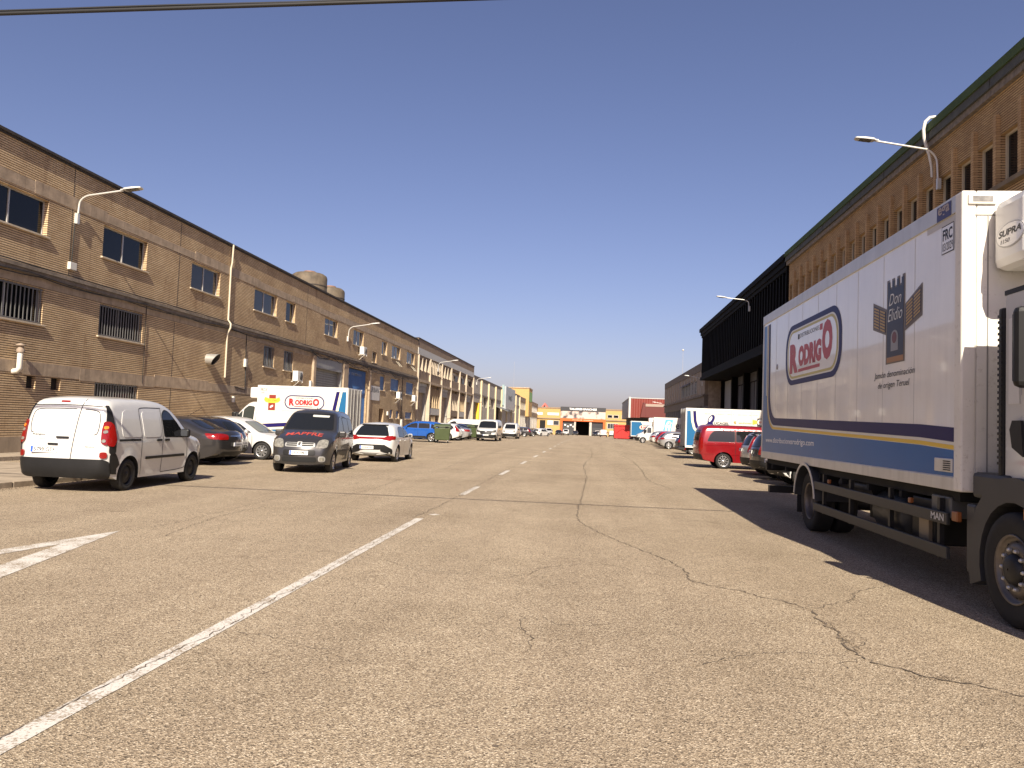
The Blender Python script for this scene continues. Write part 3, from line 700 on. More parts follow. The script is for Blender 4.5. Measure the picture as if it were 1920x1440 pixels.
for i in range(6):
    a, b = bays[i]+.16, bays[i+1]-.16
    MB().box(X-.45, X-.04, a, b, 6.05, 7.05).build('panel', BRN, w2); MB().box(X-.45, X-.05, a, b, 8.3, 8.62).build('panel', BRN, w2)
    win(w2, s, X-.06, a, b, 7.052, 8.298, .4, 3, FRAME, GLASS, blind=.3 if i > 2 else 0)
    if i < 3:
        k = 4 if i != 1 else 8
        for j in range(k): MB().box(X-.4, X+.06, a+.15+(b-a-.3)*j/(k-1)-.05, a+.15+(b-a-.3)*j/(k-1)+.05, 6.98, 8.4).build('fin', PIL, w2)
    if i in (0, 2, 5):
        roller(w2, X-.3, s, a+.35, b-.35, z0, 5.3, WGREY, -.5, .25, frm=WGREY)
        MB().box(X-.9, X-.3, a, a+.12, z0, 5.7).box(X-.9, X-.3, b-.12, b, z0, 5.7).box(X-.9, X-.2, a+.125, b-.125, 5.42, 5.775).build('portal', FASC, w2)
    else:
        MB().box(X-.7, X-.45, a, b, z0, 5.775).build('panel', BRN, w2)
        MB().box(X-.45, X-.05, a, b, 2.35, 3.1).build('panel', FASC if i != 3 else BRN, w2)
        for (c, d) in ((3.15, 5.4), (ground_z(100)+.1, 2.3)):
            n = 6
            for j in range(n):
                yy = a+.2+(b-a-.4)*j/(n-1)*(.62 if c < 1 else 1)
                MB().box(X-.44, X-.08, yy-.045, yy+.045, c, d).build('fin', ochre if i != 3 else PIL, w2)
        MB().box(X-.44, X-.4, b-1.6, b-.4, z0, 2.2).build('door', M('rust_door', (.25, .10, .05), .6), w2)

# ------------------------------------------------------------------ low pale panel hall and what follows it
w3 = thing('panel_hall', (X, 118.1, ground_z(118)), 0, 'low pale panel hall with cream posts beyond the pilastered block', 'building')
PAN = M('pale_panel', (.40, .36, .30), .8, var=.12, vscale=.6, streak=.2)
z0 = ground_z(196)-.1
MB().box(X-.5, X-20, 118.2, 196, z0, 8.7).build('rear_block', CONC, w3)
MB().box(X-.5, X+.03, 118.2, 196, 8.55, 9.05).build('roof_trim', M('dark_brown_trim', (.10, .075, .055), .7, var=.2), w3)
posts = [126, 135.3, 145.3, 155.2, 165.5, 175.5, 185, 195.2]; prev = 118.2
for i, y in enumerate(posts):
    MB().box(X-.3, X+.28, y-.24, y+.24, z0, 8.62).build('post', M('cream_post', (.50, .42, .26), .6, var=.1), w3)
    a, b = prev+.0, y-.34
    MB().box(X-.3, X, a, b, 6.35, 8.55).build('panel', PAN, w3)
    MB().box(X-.3, X+.1, a, b, 6.1, 6.345).build('ledge', M('ledge_grey', (.22, .19, .16), .8), w3)
    if i in (1, 2, 5, 6):
        MB().box(X-.3, X, a, b, z0, 4.3).build('panel', PAN, w3); win(w3, s, X, a+1, b-1, 4.3, 6.1, .3, 3, FRAME, GLASS, None)
        MB().box(X-.3, X-.002, a, a+1, 4.3, 6.1).box(X-.3, X-.002, b-1, b, 4.3, 6.1).build('panel', PAN, w3)
    elif i == 0:
        MB().box(X-.3, X, a, a+1.0, z0, 6.1).box(X-.3, X, b-1.2, b, z0, 6.1).box(X-.3, X-.001, a+1, b-1.2, 4.9, 6.1).build('panel', PAN, w3)
        MB().box(X-.45, X-.32, a+1.0, b-1.2, z0, 4.9).build('gate', M('olive_gate', (.14, .12, .07), .6), w3)
        MB().box(X-.44, X+.1, b-1.45, b-1.2, z0, 4.9).build('door_jamb', M('yellow_jamb', (.75, .45, .03), .5), w3)
    elif i == 3:
        MB().box(X-.3, X, a, a+1., z0, 6.1).box(X-.3, X, b-1., b, z0, 6.1).box(X-.3, X-.001, a+1, b-1, 5.0, 6.1).build('panel', PAN, w3)
        MB().box(X-.46, X-.4, a+1, b-1, z0, 5.0).build('opening', UNDER, w3)
        MB().prism([(X-.2, 5.0), (X+2.4, 4.0), (X+2.5, 4.12), (X-.1, 5.15)], 'y', a+1, b-1).build('lifted_door', M('lifted_door', (.10, .10, .10), .5), w3)
    else:
        MB().box(X-.3, X, a, b, z0, 6.1).build('panel', PAN, w3)
    prev = y+.34
sg = thing('shop_sign_board', (X+.5, 157, 4.6), 0, 'large pale grey sign board standing out from the low panel hall', 'sign')
MB().box(X+.15, X+.9, 156.0, 175.0, 4.7, 9.35).build('board', M('silver_board', (.36, .39, .40), .4, metal=.3, var=.12, vscale=.5), sg)
MB().box(X+.1, X+.55, 155.7, 155.99, 5.4, 9.6).build('edge_panel', M('teal_edge', (.24, .33, .33), .4), sg)
scribble(sg, M('worn_letter', (.24, .26, .27), .5), (X+.91, 161, 6.6), (0, 1, 0), (0, 0, 1), 8, 1.3, 4)
w4 = thing('striped_office_row', (X, 196.2, ground_z(196)), 0, 'brown row at the far left with green and white window strips', 'building')
z0 = ground_z(264)-.1
MB().box(X-.5, X-20, 196.1, 264, z0, 8.6).build('rear_block', CONC, w4); MB().box(X-.5, X+.05, 196.1, 264, 7.7, 8.9).build('parapet', BRN, w4)
MB().box(X-.5, X, 196.1, 264, 4.1, 5.6).build('wall_band', BRN, w4); MB().box(X-.5, X, 196.1, 264, z0, .6).build('wall_band', BRN, w4)
OCH = M('yellow_panel', (.62, .45, .12), .6); GRN = M('green_panel', (.10, .22, .05), .5); WSH = M('white_shutter', (.70, .68, .63), .6)
k = 0; y = 197.0
while y < 262:
    for (c, d) in ((5.6, 7.7), (.6, 4.1)):
        m_ = (OCH, WSH, GRN, WSH, WSH)[int((y-197)/13.2) % 5]
        MB().box(X-.45, X-.1, y+.15, y+2.9, c, d).build('window', m_ if c > 5 else (WSH if k % 3 else PAN), w4)
    MB().box(X-.45, X+.02, y-.25, y+.15, .6, 4.1).box(X-.45, X+.02, y-.25, y+.15, 5.6, 7.7).build('mullion', CONC_L, w4)
    y += 3.3; k += 1
yt = thing('yellow_tower_block', (-21, 214, ground_z(214)), 0, 'plain yellow block with a green window strip above the far left row', 'building')
YW = M('yellow_render', (.43, .275, .105), .85, var=.08, streak=.1)
MB().box(-32, -17.4, 214, 226, 4, 11.8).build('wall', YW, yt); MB().box(-32.2, -17.3, 213.8, 226.2, 11.8, 12.05).build('roof_trim', CONC, yt)
for k in range(4): MB().box(-17.4, -17.36, 215+2.7*k, 217.2+2.7*k, 8.2, 10.9).build('window', GRN, yt)
for i, (xx, yy, zz, hh) in enumerate(((-20.4, 200, 9.0, 9.), (10.8+2, 112, 9.2, 3.8))):
    t = thing('roof_antenna', (xx, yy, zz-.6), 0, ['tall thin mast on the far left roofs', 'thin mast with a white knob on the right roof'][i], 'antenna')
    MB().tube([(xx, yy, zz-.6), (xx, yy, zz+hh)], .022, 6).build('mast', GALV, t)
    if i: MB().lathe([(.01, 0), (.14, .06), (.16, .16), (.10, .27), (.01, .3)], (xx, yy, zz+hh), 'z', 10).build('knob', FASC, t)

# ------------------------------------------------------------------ workshop closing the street
Y = 265.; zg = ground_z(265)-.1
w5 = thing('garage_workshop', (-3, Y, ground_z(265)), 0, 'yellow workshop with orange portal and black name board closing the street', 'building')
def fy(x0, x1, z0, z1, d0, d1, name, m, par=None): return MB().box(x0, x1, Y-d1, Y-d0, z0, z1).build(name, m, par or w5)
fy(-19.5, -10.5, zg, 7.6, -12, 0, 'wall', YW); fy(4.9, 24, zg, 7.6, -12, 0, 'wall', YW); fy(-10.5, -5.21, zg, 7.5, -12, -.5, 'wall', CONC); fy(-.49, 4.9, zg, 7.5, -12, -.5, 'wall', CONC); fy(-5.21, -.49, 3.51, 7.5, -12, -.5, 'wall', CONC)
fy(-19.5, -10.5, 7.6, 8.05, -12, .15, 'cornice', BRN); fy(4.9, 24, 7.6, 8.05, -12, .15, 'cornice', BRN)
fy(-19.5, -10.5, 4.0, 4.35, 0, .35, 'ledge', BRN); fy(4.9, 24, 4.0, 4.35, 0, .35, 'ledge', BRN)
fy(-10.5, 4.9, 6.95, 8.35, -.4, .5, 'name_board', M('charcoal_board', (.03, .03, .034), .5))
text('lettering', 'TALLERES SANCHEZ', M('sign_white', (.85, .85, .83), .5), w5, (-7.5, Y-.52, 7.35), (1, 0, 0), (0, 0, 1), 9.4, .65, .03)
# printed picture panel: plain blotchy print
pm = bpy.data.materials.new('printed_panel'); pm.use_nodes = True; nt = pm.node_tree; N = nt.nodes
n = N.new('ShaderNodeTexNoise'); n.inputs['Scale'].default_value = .42; n.inputs['Detail'].default_value = 3; g = N.new('ShaderNodeNewGeometry'); nt.links.new(g.outputs['Position'], n.inputs['Vector'])
r_ = N.new('ShaderNodeValToRGB'); r_.color_ramp.elements[0].position = .40; r_.color_ramp.elements[1].position = .52
r_.color_ramp.elements[0].color = (.06, .055, .06, 1); r_.color_ramp.elements[1].color = (.50, .40, .34, 1); nt.links.new(n.outputs['Fac'], r_.inputs['Fac']); nt.links.new(r_.outputs['Color'], N['Principled BSDF'].inputs['Base Color'])
fy(-10.45, 4.85, 4.45, 6.945, -.3, .4, 'picture_panel', pm)
ORG = M('orange_portal', (.52, .10, .014), .45)
fy(-10.5, 4.95, 3.5, 4.445, -.3, .55, 'portal_beam', ORG); fy(-10.5, -9.7, zg, 3.5, -.3, .55, 'portal_post', ORG); fy(4.1, 4.95, zg, 3.5, -.3, .55, 'portal_post', ORG)
scribble(w5, M('pale_orange', (.85, .55, .40), .5), (-6.8, Y-.57, 3.8), (1, 0, 0), (0, 0, 1), 7.6, .32, 18)
fy(-5.75, -5.15, zg, 3.5, -.3, .2, 'pier', CONC_L); fy(-.55, .25, zg, 3.5, -.3, .2, 'pier', CONC_L)
CH = M('charcoal_door', (.035, .037, .04), .5)
fy(-9.7, -5.75, zg, 3.5, -.3, -.25, 'gate', CH); fy(.25, 4.1, zg, 3.5, -.3, -.25, 'gate', CH); fy(.25, 4.1, 1.6, 3.3, -.25, -.2, 'glazing', GLASSG)
for k in range(4): fy(-9.1+.95*k, -8.5+.95*k, 1.9-.5*(k % 2), 2.4-.5*(k % 2), -.25, -.2, 'poster', PLATE)
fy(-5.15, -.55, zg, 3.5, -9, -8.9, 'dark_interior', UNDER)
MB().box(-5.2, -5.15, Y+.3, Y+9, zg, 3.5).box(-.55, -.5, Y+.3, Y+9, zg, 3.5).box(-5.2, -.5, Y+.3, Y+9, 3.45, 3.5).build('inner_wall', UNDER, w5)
for (a, b, c, d, m_) in ((-15, -11, 5.25, 6.2, WSH), (-19, -16.6, 5.25, 6.2, WSH), (-14.9, -13, 1.9, 3.5, WSH), (-12.9, -10.9, 1.9, 3.5, GLASSG), (5.5, 7.2, 5.0, 6.1, GLASS), (7.5, 9.3, 5.0, 6.1, GLASS), (10.3, 12, 5.0, 6.1, GLASS), (5.5, 9.2, 1.4, 3.2, GLASSG)):
    f_ = fy(a, b, c, d, 0.02, .10, 'window', FRAME); fy(a+.12, b-.12, c+.12, d-.12, .1, .12, 'pane', m_, f_)
for k in range(4): fy(5.6+.9*k, 5.68+.9*k, 1.5, 3.1, .125, .16, 'bar', FRAME)
fy(-17.5, -15.6, zg, 3.5, 0.01, .05, 'opening', UNDER)
t = thing('roof_gable', (-16.3, 275, 6), 0, 'red triangular gable frame showing over the yellow workshop roof', 'gable')
MB().prism([(-17.9, 7.6), (-16.35, 9.6), (-14.7, 7.6), (-15.3, 7.6), (-16.35, 8.85), (-17.3, 7.6)], 'y', 270, 276).build('frame', M('salmon_red', (.62, .12, .09), .5), t)

# ------------------------------------------------------------------ right side: finned orange brick building
X = 11.5; s = -1; row = .0767
r1 = thing('finned_brick_building', (X, 20, 0), 0, 'orange brick building with deep narrow windows and green roof edge on the right', 'building')
ps = [11.3+1.318*i for i in range(27)]; ops = []
for y in ps: ops.append((y+.20, y+1.318, 8.98, 10.48, .24)); ops.append((y+.20, y+1.318, 4.4, 6.3, .24))
brick_wall(X, s, 10, 47.1, .1, 11.72, ops, row, .22, .016, .028).build('wall', [BR_R, MORTAR_SHADE_R], r1)
MB().box(X+.5, X+18, 10, 47.1, 0, 11.9).build('rear_block', CONC, r1)
MB().box(X+.013, X+.5, 10, 10.2, 0, 11.6).build('end_wall', BR_R, r1)
WF = M('cream_window_frame', (.55, .47, .33), .5)
me_facet = None
for y in ps:
    for (a, b) in ((8.98, 10.48), (4.4, 6.3)):
        f_ = MB(); ob(f_, s, X, -.22, -.14, y+.20, y+.25, a, b); ob(f_, s, X, -.22, -.14, y+1.23, y+1.318, a, b); ob(f_, s, X, -.22, -.14, y+.25, y+1.23, b-.07, b); ob(f_, s, X, -.22, -.14, y+.25, y+1.23, a, a+.06)
        w = f_.build('window', WF, r1); box('pane', GLASS, w, X+.19, X+.20, y+.25, y+1.23, a+.06, b-.07)
    if me_facet is None:
        fc = MB(); z = 8.9
        k = int(math.ceil(z/row))
        while (k+1)*row < 11.12:
            p = [(X-.12, .01), (X-.12, .18), (X+.21, .192), (X+.21, .002)]
            fc.prism(p, 'z', k*row+.010, (k+1)*row-.010)
            k += 1
        fc.box(X-.115, X+.2, .03, .17, 8.9, 11.1); o_ = fc.build('brick_fin', BR_R, r1); me_facet = o_.data
    else: o_ = bpy.data.objects.new('brick_fin', me_facet); put(o_, r1)
    o_.location = (0, y, 0)
for z in (8.98, 4.4): MB().box(X-.16, X+.2, 10, 47.1, z-.14, z-.004).build('sill_band', M('brown_sill', (.20, .15, .09), .8, var=.2), r1)
MB().box(X-.16, X+.6, 9.9, 47.2, 11.72, 11.93).build('roof_ledge', M('rough_ledge', (.20, .165, .13), .9, var=.35, vscale=6, bump=.5, bscale=20), r1)
GD = M('dark_gutter', (.095, .097, .088), .75, var=.15, spec=.15); GG = M('green_fascia', (.070, .102, .044), .75, var=.12, vscale=.8, spec=.12)
MB().prism([(X-.24, 11.933), (X-.22, 12.22), (X+.5, 12.22), (X+.5, 11.933)], 'y', 9.9, 47.2).build('gutter', GD, r1)
MB().prism([(X-.28, 12.223), (X-.26, 12.52), (X+1.2, 12.70), (X+1.2, 12.223)], 'y', 9.9, 47.25).build('roof_fascia', GG, r1)
for k in range(9): MB().box(X-.243, X-.2, 11+4.1*k, 11.02+4.1*k, 11.95, 12.20).build('gutter_joint', DTRIM, r1)
cable('vent_hose', [(X+.3, 27.35, 12.62), (X-.05, 27.35, 12.72), (X-.22, 27.35, 12.70), (X-.36, 27.36, 12.56), (X-.41, 27.38, 12.3), (X-.38, 27.4, 12.0), (X-.30, 27.41, 11.7), (X-.20, 27.42, 11.4), (X-.12, 27.42, 11.0), (X-.09, 27.45, 10.65)], [.055]*6+[.05, .045, .04, .04], parent=r1, m=M('hose_white', (.62, .60, .55), .5, var=.15), n=10)
MB().box(X-.02, X-.002, 12.5, 17, .1, 3.6).build('roller_door', GREYM, r1)
street_lamp(X, s, 27.0, 10.5, 2.75, 1.25, 'street lamp on a long bent arm above the parked white lorry')
street_lamp(X-.05, s, 58.2, 11.05, 2.4, .55, 'street lamp sticking out from the black overhanging building')
street_lamp(X+.35, s, 84.6, 6.95, 1.9, .55, 'street lamp just past the black building, lower down')
street_lamp(X+.35, s, 126.5, 5.5, 2.0, .5, 'far right street lamp at the end of the brown hall')

# ------------------------------------------------------------------ black overhanging building
r2 = thing('black_building', (X, 47.3, 0), 0, 'black building whose ribbed upper storey overhangs its ground floor', 'building')
BLK = M('black_cladding', (.0045, .0042, .0045), .75, var=.2, spec=.08); BLK2 = M('black_panel', (.003, .003, .0033), .8, spec=.05)
XB = X-.1
MB().box(XB+.35, XB+20, 47.3, 83.2, 7.3, 12.1).build('upper_storey', BLK2, r2)
MB().box(XB-.05, XB+20, 47.25, 83.3, 7.0, 7.297).box(XB+.1, XB+.349, 47.3, 83.2, 7.3, 7.75).build('floor_edge', BLK, r2)
MB().box(XB-.22, XB+20, 47.25, 83.45, 12.1, 12.45).box(XB-.10, XB+.34, 47.28, 83.35, 11.75, 12.098).box(XB, XB+.34, 47.3, 83.25, 11.5, 11.745).build('cornice', BLK, r2)
me = None
for k in range(44):
    if me is None: o_ = MB().box(XB+.06, XB+.349, 0, .20, 7.752, 11.498).build('rib', BLK, r2); me = o_.data; base = 0
    else: o_ = bpy.data.objects.new('rib', me); put(o_, r2)
    o_.location = (0, 47.6+k*.82, 0)
for zz in (8.5, 9.5, 10.6):
    for k in range(0, 43):
        o_ = MB().box(XB+.28, XB+.348, 47.81+k*.82, 47.81+k*.82+.60, zz, zz+(.12 if zz != 9.5 else .75)).build('infill_panel', GLASS if zz == 9.5 else BLK, r2)
XG = X+2.3
MB().box(XG+.3, XG+17, 47.3, 83.2, 0, 6.99).build('ground_floor', M('dark_grey_wall', (.10, .10, .105), .7), r2)  # plain dark grey wall behind the columns
for k in range(7):
    y = 47.6+k*5.9; MB().box(XG-.25, XG+.3, y-.3, y+.3, 0, 6.99).build('column', BLK, r2)
    if y+5.6 < 84:
        win(r2, -1, XG+.28, y+.4, y+5.4, 2.4, 6.2, .05, 3, BLK, GLASS if k % 2 else GLASSG, None, fw=.09)
        MB().box(XG+.1, XG+.299, y+.4, y+5.4, 0, 2.3).build('panel', M('mid_grey_panel', (.22, .22, .22), .6), r2)
MB().box(XG+.05, XG+.299, 78.5, 82.6, 0, 6.9).build('panel', M('pale_grey_panel', (.34, .34, .33), .6), r2)

# ------------------------------------------------------------------ brown panel hall, red hall
r3 = thing('brown_panel_hall', (X+.4, 83.5, 0), 0, 'brown panelled hall past the black building on the right', 'building')
XC = X+.4; z0 = ground_z(128)-.1; BP = M('brown_panel_right', (.27, .205, .14), .75, var=.15, vscale=1., streak=.2); BD = M('brown_dark', (.15, .118, .085), .8, var=.2)
MB().box(XC+.4, XC+18, 83.5, 128, z0, 8.8).build('rear_block', CONC, r3)
MB().box(XC-.06, XC+.5, 83.5, 128.1, 8.25, 9.15).build('parapet', BD, r3)
MB().box(XC-.04, XC+.4, 83.5, 128, 4.35, 5.35).build('belt_panel', BD, r3); MB().box(XC-.2, XC+.4, 83.5, 128, 5.353, 5.55).build('ledge', BD, r3)
for k in range(15):
    a = 83.7+k*2.95
    if k < 7 and k > 1:
        MB().box(XC+.02, XC+.4, a, a+2.85, 7.5, 8.248).build('panel', BP, r3); win(r3, -1, XC+.03, a+.05, a+2.8, 5.9, 7.5, .15, 1, FRAME, GLASSG, None)
        if k > 3: MB().prism([(XC+.02, 7.5), (XC-.35, 7.25), (XC-.35, 7.2), (XC+.02, 7.4)], 'y', a+.1, a+2.7).build('awning', M('blue_awning', (.04, .05, .09), .6), r3)
        sl = MB(); z = 5.95
        while z < 7.1: sl.box(XC-.03, XC+.02, a+.15, a+2.7, z, z+.05); z += .16
        sl.build('louvre', GREYM, r3)
        MB().box(XC+.02, XC+.4, a, a+2.85, 5.55, 5.9).build('panel', BP, r3)
    else: MB().box(XC+.02, XC+.4, a, a+2.85, 5.553, 8.248).build('panel', BP, r3)
    MB().box(XC-.05, XC+.4, a+2.855, a+2.945, 5.553, 8.248).build('mullion', CONC_L, r3)
    MB().box(XC-.12, XC+.4, a-.18, a+.18, z0, 4.348).build('pier', M('grey_pier', (.20, .19, .18), .7, var=.1), r3)
    MB().box(XC+.25, XC+.4, a+.2, a+2.75, z0, 4.0).build('door', M('grey_door', (.26, .26, .25), .6, streak=.2) if k % 3 else BD, r3)
r4 = thing('red_hall', (7.2, 150, ground_z(150)), 0, 'red corrugated hall raised over dark supports at the far right', 'building')
RC = M('red_cladding', (.17, .028, .018), .5, var=.08); z0 = ground_z(150)
mb = MB(); x = 7.5
while x < 20:
    mb.add([(x, 150, 3.8), (x+.12, 149.95, 3.8), (x+.36, 149.95, 3.8), (x+.48, 150, 3.8), (x, 150, 7.5), (x+.12, 149.95, 7.5), (x+.36, 149.95, 7.5), (x+.48, 150, 7.5)], [(0, 1, 5, 4), (1, 2, 6, 5), (2, 3, 7, 6)]); x += .48
mb.build('cladding', RC, r4)
MB().box(7.21, 20, 150.05, 184, 3.75, 7.45).build('upper_storey', M('grey_cladding', (.16, .16, .165), .5, var=.08), r4); MB().box(7.12, 7.5, 149.9, 150.5, 3.75, 7.75).build('corner_trim', FASC, r4)
MB().box(7.1, 20, 149.88, 184, 7.5, 7.62).build('roof_trim', FASC, r4)
MB().box(8.2, 20, 151, 183, z0, 3.748).build('ground_floor', M('dark_recess', (.05, .05, .05), .8), r4)
MB().prism([(9.3, 3.9), (9.8, 6.7), (10.2, 6.7), (10.2, 3.9)], 'y', 148.2, 149.9).box(10.21, 13.9, 148.2, 149.9, 3.9, 5.9).build('canopy_box', M('deep_red', (.10, .014, .010), .5), r4)
MB().box(10.21, 13.9, 148.15, 149.85, 5.95, 6.45).build('pale_strip', M('dusty_pink', (.28, .21, .17), .6), r4)
# ------------------------------------------------------------------ vehicles: shaped bodies and fitted parts
def paint(name, col, rough=.28, metal=.0, coat=.8): return mat('paint_'+name, col, rough, metal, var=.03, coat=coat, dirt=.04, dcol=(.16, .13, .10))
def seg_dist(P, A, B):
    out = np.full(len(P), 1e9)
    for a, b in zip(A, B):
        d = b-a; t = np.clip(((P-a)@d)/max(d@d, 1e-9), 0, 1); q = a+t[:, None]*d
        out = np.minimum(out, np.hypot(*(P-q).T))
    return out
def car_body(sp, m, parent, name='body'):
    top = resample(chaikin(sp['top'], 2), .07); zb = sp['zb']; wr = sp['wr']; ra = sp.get('ra', wr+.065)
    bot = []; end = top[0]; x = top[-1][0]
    for xc in (sp['xf'], sp['xr']):
        if xc is None: continue
        hx = math.sqrt(ra*ra-(zb-wr)**2); bot.append((xc+hx, zb)); a0 = math.atan2(zb-wr, hx); a1 = math.pi-a0
        bot += [(xc+ra*math.cos(a0+(a1-a0)*k/14), wr+ra*math.sin(a0+(a1-a0)*k/14)) for k in range(1, 14)]; bot.append((xc-hx, zb))
    loop = top+bot; nt_ = len(top); n = len(loop); L_ = np.array(loop)
    A = L_[:nt_-1]; B = L_[1:nt_]
    xs, zs = L_[:, 0], L_[:, 1]; step = sp.get('step', .085)
    gx, gz = np.meshgrid(np.arange(xs.min(), xs.max(), step), np.arange(zs.min(), zs.max(), step)); G = np.stack([gx.ravel(), gz.ravel()], 1)
    r = sp.get('r', .12)
    nx = np.gradient(L_[:nt_], axis=0); nx /= np.maximum(np.hypot(*nx.T), 1e-9)[:, None]; nin = np.stack([nx[:, 1], -nx[:, 0]], 1)
    extra = np.concatenate([L_[:nt_]+nin*d*r for d in (.08, .28, .6, 1.)])
    P = np.concatenate([G, extra]); P = np.array([p for p in P if inside(loop, p[0], p[1])])
    allA = L_; allB = np.roll(L_, -1, 0); dd = seg_dist(P, allA, allB); P = P[dd > r*.06]
    dt = seg_dist(P, A, B); keep = []
    cell = {}
    for i, p in enumerate(P[::-1]):                     # thin out points that nearly coincide
        k = (round(p[0]/(.03)), round(p[1]/(.03)))
        if k in cell: continue
        cell[k] = 1; keep.append(p)
    P = np.array(keep)
    V = [Vector(p) for p in loop]+[Vector(p) for p in P]
    res = delaunay_2d_cdt(V, [(i, (i+1) % n) for i in range(n)], [], 1, 1e-5)
    v2 = np.array([q[:] for q in res[0]]); faces = [tuple(f) for f in res[2]]; omap = {}
    for oi, lst in enumerate(res[3]):
        for k in lst: omap.setdefault(k, oi)
    xmx, xmn = xs.max(), xs.min()
    def width(p):
        x, z = p[:, 0], p[:, 1]; w = np.full(len(p), sp['w'])
        t = np.clip((x-(xmx-sp.get('pf', .7)))/sp.get('pf', .7), 0, 1); w -= sp.get('tf', .16)*t**2.2
        t = np.clip(((xmn+sp.get('pr', .4))-x)/sp.get('pr', .4), 0, 1); w -= sp.get('tr', .08)*t**2.2
        up_ = np.clip(z-sp['belt'], 0, 9); w -= sp.get('tum', .28)*up_+.10*up_**2
        lo = np.clip((sp['belt']-.12-z)/(sp['belt']-zb), 0, 1); w -= sp.get('tuck', .07)*lo**1.6
        fl = np.zeros(len(p))
        for xc in (sp['xf'], sp['xr']):
            if xc is not None:
                rr = np.hypot(x-xc, z-wr); fl = np.maximum(fl, np.clip(1-(rr-ra)/.13, 0, 1)*(z < sp['belt']))
        w += fl*sp.get('flare', .018)
        return w
    d = seg_dist(v2, A, B); dr_ = np.clip(d, 0, r); y = width(v2)-(r-np.sqrt(np.maximum(r*r-(r-dr_)**2, 0)))*sp.get('rk', 1.)
    nv = len(v2); vs = [(a[0], yy, a[1]) for a, yy in zip(v2, y)]+[(a[0], -yy, a[1]) for a, yy in zip(v2, y)]
    mb = MB(); mb.v = vs
    for f in faces:
        a = v2[list(f)]; ar = (a[1][0]-a[0][0])*(a[2][1]-a[0][1])-(a[2][0]-a[0][0])*(a[1][1]-a[0][1])
        g_ = f if ar < 0 else f[::-1]                   # +y side faces outwards
        mb.f.append(g_); mb.m.append(0); mb.sm.append(True); mb.f.append(tuple(i+nv for i in g_[::-1])); mb.m.append(0); mb.sm.append(True)
    nb = 8; idx = [omap[i] for i in range(n)]; cols = []
    bf, btp = sp.get('bf', .08), sp.get('bt', .03)
    nrm = -nin
    for i in range(n):
        k = idx[i]; col = [k]; yb = y[k]
        for j in range(1, nb):
            yy = yb*(1-2*j/nb); q = 1-(yy/yb)**2
            if i < nt_:
                c = (abs(nrm[i][0])*bf+abs(nrm[i][1])*btp)*q; pos = (v2[k][0]+nrm[i][0]*c, yy, v2[k][1]+nrm[i][1]*c)
            else: pos = (v2[k][0], yy, v2[k][1])
            col.append(len(mb.v)); mb.v.append(pos)
        col.append(k+nv); cols.append(col)
    for i in range(n):
        a, b = cols[i], cols[(i+1) % n]; under = i >= nt_-1
        for j in range(nb): mb.f.append((a[j], b[j], b[j+1], a[j+1])[::-1]); mb.m.append(1 if under else 0); mb.sm.append(True)
    o = mb.build(name, [m, UNDER], parent, local=True, sharp=38)
    bvh = BVHTree.FromPolygons([Vector(q) for q in mb.v], mb.f)
    return o, bvh
AX = {'L': lambda u, v: ((u, 6, v), (0, -1, 0)), 'R': lambda u, v: ((u, -6, v), (0, 1, 0)), 'F': lambda u, v: ((8, u, v), (-1, 0, 0)), 'B': lambda u, v: ((-8, u, v), (1, 0, 0)), 'T': lambda u, v: ((u, v, 8), (0, 0, -1))}
def proj(bvh, ax, u, v, off):
    o_, d_ = AX[ax](u, v); o_, d_ = Vector(o_), Vector(d_); h = bvh.ray_cast(o_, d_)
    if h[0] is None:
        p = Vector((u, 0, v)) if ax in 'LR' else (Vector((0, u, v)) if ax in 'FB' else Vector((u, v, 0)))
        if ax in 'LR': p.y = .85*(1 if ax == 'L' else -1)
        if ax in 'FB': p.x = 2.3*(1 if ax == 'F' else -1)
        h = bvh.find_nearest(p)
    n_ = h[1] if h[1].dot(d_) < 0 else -h[1]
    return h[0]+n_*off, n_
def patch(bvh, ax, poly, off, name, m, parent, rnd=2, res=.08, skirt=.02, glow=None):
    p = roundpoly(list(poly), .035*rnd) if rnd else list(poly)
    p = resample(p, res, True); n = len(p); A = np.array(p)
    lo, hi = A.min(0), A.max(0)
    gx, gy = np.meshgrid(np.arange(lo[0]+res/2, hi[0], res), np.arange(lo[1]+res/2, hi[1], res)); G = np.stack([gx.ravel(), gy.ravel()], 1)
    G = [g for g in G if inside(p, g[0], g[1])]
    if G:
        G = np.array(G); G = G[seg_dist(G, A, np.roll(A, -1, 0)) > res*.35]
    rs = delaunay_2d_cdt([Vector(q) for q in p]+[Vector(q) for q in G], [(i, (i+1) % n) for i in range(n)], [], 1, 1e-6)
    vs = []; ns = []
    for q in rs[0]: a, b = proj(bvh, ax, q[0], q[1], off); vs.append(a); ns.append(b)
    mb = MB(); d_ = Vector(AX[ax](0, 0)[1]); fs = []
    for f in rs[2]:
        f = tuple(f); nn = (vs[f[1]]-vs[f[0]]).cross(vs[f[2]]-vs[f[0]])
        fs.append(f if nn.dot(d_) < 0 else f[::-1])
    mb.add(vs, fs, 0, True)
    om = {}
    for oi, lst in enumerate(rs[3]):
        for k in lst: om.setdefault(k, oi)
    ring = [om[i] for i in range(n)]; s0 = [vs[k] for k in ring]; s1 = [vs[k]-ns[k]*(off+skirt) for k in ring]
    mb.add(s0+s1, [(i, (i+1) % n, n+(i+1) % n, n+i) for i in range(n)], 0, False)
    return mb.build(name, m, parent, local=True)
